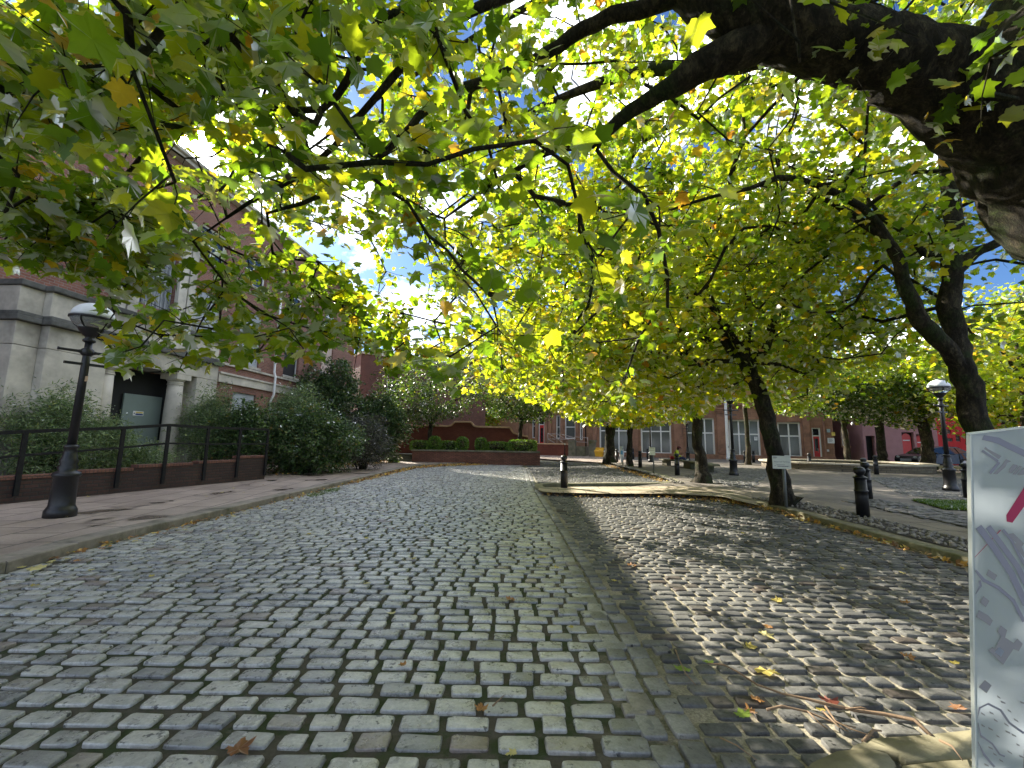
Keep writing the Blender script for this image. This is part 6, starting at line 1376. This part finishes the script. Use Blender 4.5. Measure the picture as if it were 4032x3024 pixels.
FM = {k: m_leaf('fallen_%s_leaf' % k, [(0, [x * .7 for x in v_]), (.5, v_), (1, [min(1, x * 1.2) for x in v_])], .25, .5, 1.2) for k, v_ in FC.items()}
def fallen(p, colr, size, label, group=None, curl=1.0):
    T, F = TPL['plane']; T = T.copy(); T[:, 1] -= .45; n_ = len(T); T[:, 2] += curl * .5 * (np.abs(T[:, 0]) ** 2 + .5 * T[:, 1] ** 2) + rng.normal(0, .05 * curl, n_)
    T *= size * .72; T[:, 2] -= T[:, 2].min(); o = np_mesh('fallen_leaf', T, F, FM[colr], None, False); o.location = (p.x, p.y, p.z); o.rotation_euler = (random.uniform(-.15, .15), random.uniform(-.15, .15), random.uniform(0, 6.28)); tag(o, label, 'leaf', group or 'fallen leaves on the road and pavements'); return o
for px, py, cl_, s_, lab in ((940, 2955, 'brown', .115, 'large crumpled brown leaf in the left foreground'), (1585, 2618, 'orange', .05, 'small orange leaf standing on a sett, upper centre'), (1895, 2790, 'orange', .07, 'curled orange leaf in the middle of the road'), (2015, 2968, 'pale', .06, 'pale yellow leaf at the bottom centre'),
        (2010, 2362, 'orange', .10, 'pair of orange leaves left of the channel row'), (2135, 2195, 'pale', .13, 'big pale leaf left of the channel row further up'), (150, 2238, 'pale', .17, 'large pale yellow leaf in the left gutter'), (1540, 2415, 'pale', .07, 'small pale leaf in the middle of the left carriageway'),
        (2488, 2228, 'orange', .12, 'orange brown leaf right of the channel row'), (2688, 2636, 'green', .10, 'green yellow leaf left of the long forked twig'), (3020, 2650, 'yellow', .13, 'bright yellow leaf above the long forked twig'), (2925, 2812, 'green', .08, 'half green leaf beside the orange one below the twig'), (2955, 2802, 'orange', .07, 'orange half leaf beside the green one below the twig'),
        (3265, 2765, 'red', .09, 'crumpled dark red leaf caught on the forked twig'), (3230, 2795, 'yellow', .05, 'small yellow leaf under the red leaf'), (3575, 2590, 'orange', .09, 'orange leaf on the right setts near the map board'), (3760, 2612, 'yellow', .06, 'narrow yellow leaf touching the map board side'), (3060, 2365, 'yellow', .10, 'yellow leaf in the sunlit right bay'),
        (3018, 2505, 'pale', .12, 'pale leaf between shadow and sun in the right bay'), (3565, 2375, 'orange', .08, 'orange leaf in the shaded part of the right bay'), (3500, 2136, 'yellow', .13, 'yellow leaf against the mossy right kerb'), (2790, 2608, 'green', .07, 'green leaf on the upper tip of the long twig')):
    z = .118 + .01 if py < 2000 and px < 1000 else (.03 if not (px > 3300 and py > 2900) else .06)
    fallen(gp(px, py, z), cl_, s_, lab, None, 1.5 if cl_ in ('brown', 'red', 'orange') else .9)
cnt = 0; cs = list(FC)
LB = 'small fallen leaf scattered among many on the setts'
while cnt < 160:                                  # loose leaves: some along the kerbs, some anywhere on the setts
    m_ = random.random()
    if m_ < .35: k = random.randint(2, len(KL) - 6); a_, e_ = Vector(KL[k]), Vector(KL[k + 1]); p = a_.lerp(e_, random.random()) + Vector((abs(random.gauss(.1, .15)), 0))
    elif m_ < .65: k = random.randint(3, 11); a_, e_ = Vector(KR[k]), Vector(KR[k + 1]); p = a_.lerp(e_, random.random()) + Vector((-abs(random.gauss(.15, .2)), -abs(random.gauss(0, .15))))
    else: p = Vector((random.uniform(-4.5, 5), random.uniform(2.5, 17)))
    if inside((p.x, p.y), ROAD): fallen(Vector((p.x, p.y, .028)), random.choice(['yellow', 'orange', 'pale', 'yellow', 'pale', 'brown']), random.uniform(.045, .085), LB, 'small fallen leaves on the setts'); cnt += 1
for k in range(34):
    p = (random.uniform(-10.5, -5.6), random.uniform(6, 20)); 
    if p[0] > -11 + (p[1] - 9.3) * .22 + .3: fallen(Vector((p[0], p[1], .122)), random.choice(['yellow', 'pale', 'brown']), random.uniform(.05, .08), 'small fallen leaf scattered on the left pavement flags', 'small fallen leaves on the left pavement')
def drift(name, P_, n, z, mats, label, size=.07):
    x0, x1 = min(p[0] for p in P_), max(p[0] for p in P_); y0, y1 = min(p[1] for p in P_), max(p[1] for p in P_); Q = []
    while len(Q) < n:
        q_ = (random.uniform(x0, x1), random.uniform(y0, y1))
        if inside(q_, P_): Q.append((q_[0], q_[1], z + random.uniform(0, .03)))
    Q = np.array(Q); o = leaves(name, Q, rng.normal(0, 1, (n, 3)) * [1, 1, .1], size, 'far', mats, None, .5, 0); tag(o, label, 'leaf litter', kind='stuff')
M['litter'] = m_leaf('brown_gold_litter', [(0, (.16, .08, .03)), (.4, (.40, .20, .05)), (.8, (.62, .38, .08)), (1, (.7, .55, .16))], .2, .5, 1.1)
drift('leaf_litter', xy([(1380, 1908), (1500, 1880), (1570, 1862), (1640, 1846), (1740, 1838), (1900, 1832), (2120, 1826), (2120, 1817), (1900, 1823), (1740, 1829), (1640, 1836), (1560, 1853), (1490, 1872), (1370, 1902)]), 4600, .03, M['litter'], 'golden brown leaf litter along the far bend of the kerb', .10)
drift('leaf_litter', xy([(2380, 1826), (2447, 1846), (2530, 1866), (2600, 1887), (2640, 1902), (2600, 1900), (2500, 1872), (2400, 1842), (2350, 1822)]), 500, .03, M['litter'], 'brown leaf litter under the kerb near the slim tree', .08)
drift('leaf_litter', xy([(1090, 1872), (1300, 1850), (1460, 1830), (1560, 1822), (1560, 1812), (1400, 1818), (1200, 1832), (1060, 1852)], .12), 1300, .125, M['litter'], 'brown leaf litter under the dark shrubs at the pavement end', .08)
drift('leaf_litter', xy([(2720, 1962), (2900, 1990), (3020, 2014), (3206, 2066), (3400, 2120), (3600, 2185), (3800, 2245), (3800, 2238), (3600, 2172), (3333, 2094), (3206, 2058), (3020, 2004), (2854, 1962)]), 420, .03, M['litter'], 'yellow brown leaf litter in the gutter of the right kerb', .065)

drift('leaf_litter', KL[3:9] + [(p[0] + .22, p[1]) for p in KL[3:9]][::-1], 260, .03, M['litter'], 'thin scatter of leaf scraps in the left gutter', .055)
drift('leaf_litter', xy([(2130, 1946), (2366, 1952), (2610, 1952), (2854, 1968), (3020, 2010), (3020, 2030), (2850, 1985), (2600, 1968), (2366, 1966), (2140, 1958)]), 240, .03, M['litter'], 'sparse yellow leaf scraps against the island kerb', .06)
# ================================================================= LIGHT
SAZ, SEL = R(-39.7), R(30.0)
S = Vector((math.sin(SAZ) * math.cos(SEL), math.cos(SAZ) * math.cos(SEL), math.sin(SEL)))
sd = bpy.data.lights.new('sun', 'SUN'); sd.energy = 5.0; sd.angle = R(0.5); sd.color = (1.0, 0.93, 0.80)
so_ = bpy.data.objects.new('sun', sd); COL.objects.link(so_); so_.rotation_euler = (-S).to_track_quat('-Z', 'Y').to_euler()
w = bpy.data.worlds.new('World'); scene.world = w; w.use_nodes = True; nt = w.node_tree; nt.nodes.clear()
sky = nt.nodes.new('ShaderNodeTexSky'); sky.sky_type = 'NISHITA'; sky.sun_disc = False; sky.sun_elevation = SEL; sky.sun_rotation = SAZ
sky.air_density = 1.0; sky.dust_density = 0.6; sky.ozone_density = 1.5
tc = nt.nodes.new('ShaderNodeTexCoord'); mp = nt.nodes.new('ShaderNodeMapping'); mp.inputs['Scale'].default_value = (1, 1, 2.2); mp.inputs['Location'].default_value = (8.5, 11.5, 4.5); nt.links.new(tc.outputs['Generated'], mp.inputs[0])
nz = nt.nodes.new('ShaderNodeTexNoise'); nz.inputs['Scale'].default_value = 2.6; nz.inputs['Detail'].default_value = 9; nz.inputs['Roughness'].default_value = .6; nz.inputs['Distortion'].default_value = .4
nt.links.new(mp.outputs[0], nz.inputs['Vector'])
rp = nt.nodes.new('ShaderNodeValToRGB'); e = rp.color_ramp.elements; e[0].position = .50; e[0].color = (0, 0, 0, 1); e[1].position = .63; e[1].color = (1, 1, 1, 1); nt.links.new(nz.outputs[0], rp.inputs[0])
mx = nt.nodes.new('ShaderNodeMix'); mx.data_type = 'RGBA'; nt.links.new(rp.outputs[0], mx.inputs[0]); dk = nt.nodes.new('ShaderNodeMix'); dk.data_type = 'RGBA'; dk.blend_type = 'MULTIPLY'; dk.inputs[0].default_value = 1; dk.inputs[7].default_value = (.27, .38, .54, 1); nt.links.new(sky.outputs[0], dk.inputs[6]); nt.links.new(dk.outputs[2], mx.inputs[6]); mx.inputs[7].default_value = (14, 14.4, 15, 1)
bg = nt.nodes.new('ShaderNodeBackground'); bg.inputs[1].default_value = 0.105; 
vd = nt.nodes.new('ShaderNodeVectorMath'); vd.operation = 'DOT_PRODUCT'; vn = nt.nodes.new('ShaderNodeVectorMath'); vn.operation = 'NORMALIZE'; nt.links.new(tc.outputs['Generated'], vn.inputs[0]); nt.links.new(vn.outputs[0], vd.inputs[0]); vd.inputs[1].default_value = tuple(S)
def pw(e, k):                                   # the sun's aureole in thin cloud
    a = nt.nodes.new('ShaderNodeMath'); a.operation = 'POWER'; nt.links.new(vd.outputs['Value'], a.inputs[0]); a.inputs[1].default_value = e; a.use_clamp = True
    b = nt.nodes.new('ShaderNodeMath'); b.operation = 'MULTIPLY'; nt.links.new(a.outputs[0], b.inputs[0]); b.inputs[1].default_value = k; return b.outputs[0]
ad = nt.nodes.new('ShaderNodeMath'); ad.operation = 'ADD'; nt.links.new(pw(300, 6), ad.inputs[0]); nt.links.new(pw(2500, 350), ad.inputs[1])
am = nt.nodes.new('ShaderNodeMix'); am.data_type = 'RGBA'; am.blend_type = 'ADD'; am.inputs[0].default_value = 1; nt.links.new(mx.outputs[2], am.inputs[6]); nt.links.new(ad.outputs[0], am.inputs[7]); nt.links.new(am.outputs[2], bg.inputs[0])
ow = nt.nodes.new('ShaderNodeOutputWorld'); nt.links.new(bg.outputs[0], ow.inputs[0])
vs = scene.view_settings; vs.view_transform = 'Standard'; vs.look = 'None'; vs.exposure = 1.7; vs.gamma = 1
cy = scene.cycles; cy.max_bounces = 7; cy.diffuse_bounces = 5; cy.glossy_bounces = 3; cy.transmission_bounces = 5; cy.transparent_max_bounces = 4; cy.use_denoising = True
try: cy.denoiser = 'OPENIMAGEDENOISE'
except Exception: pass
cy.sample_clamp_indirect = 6; scene.render.film_transparent = False
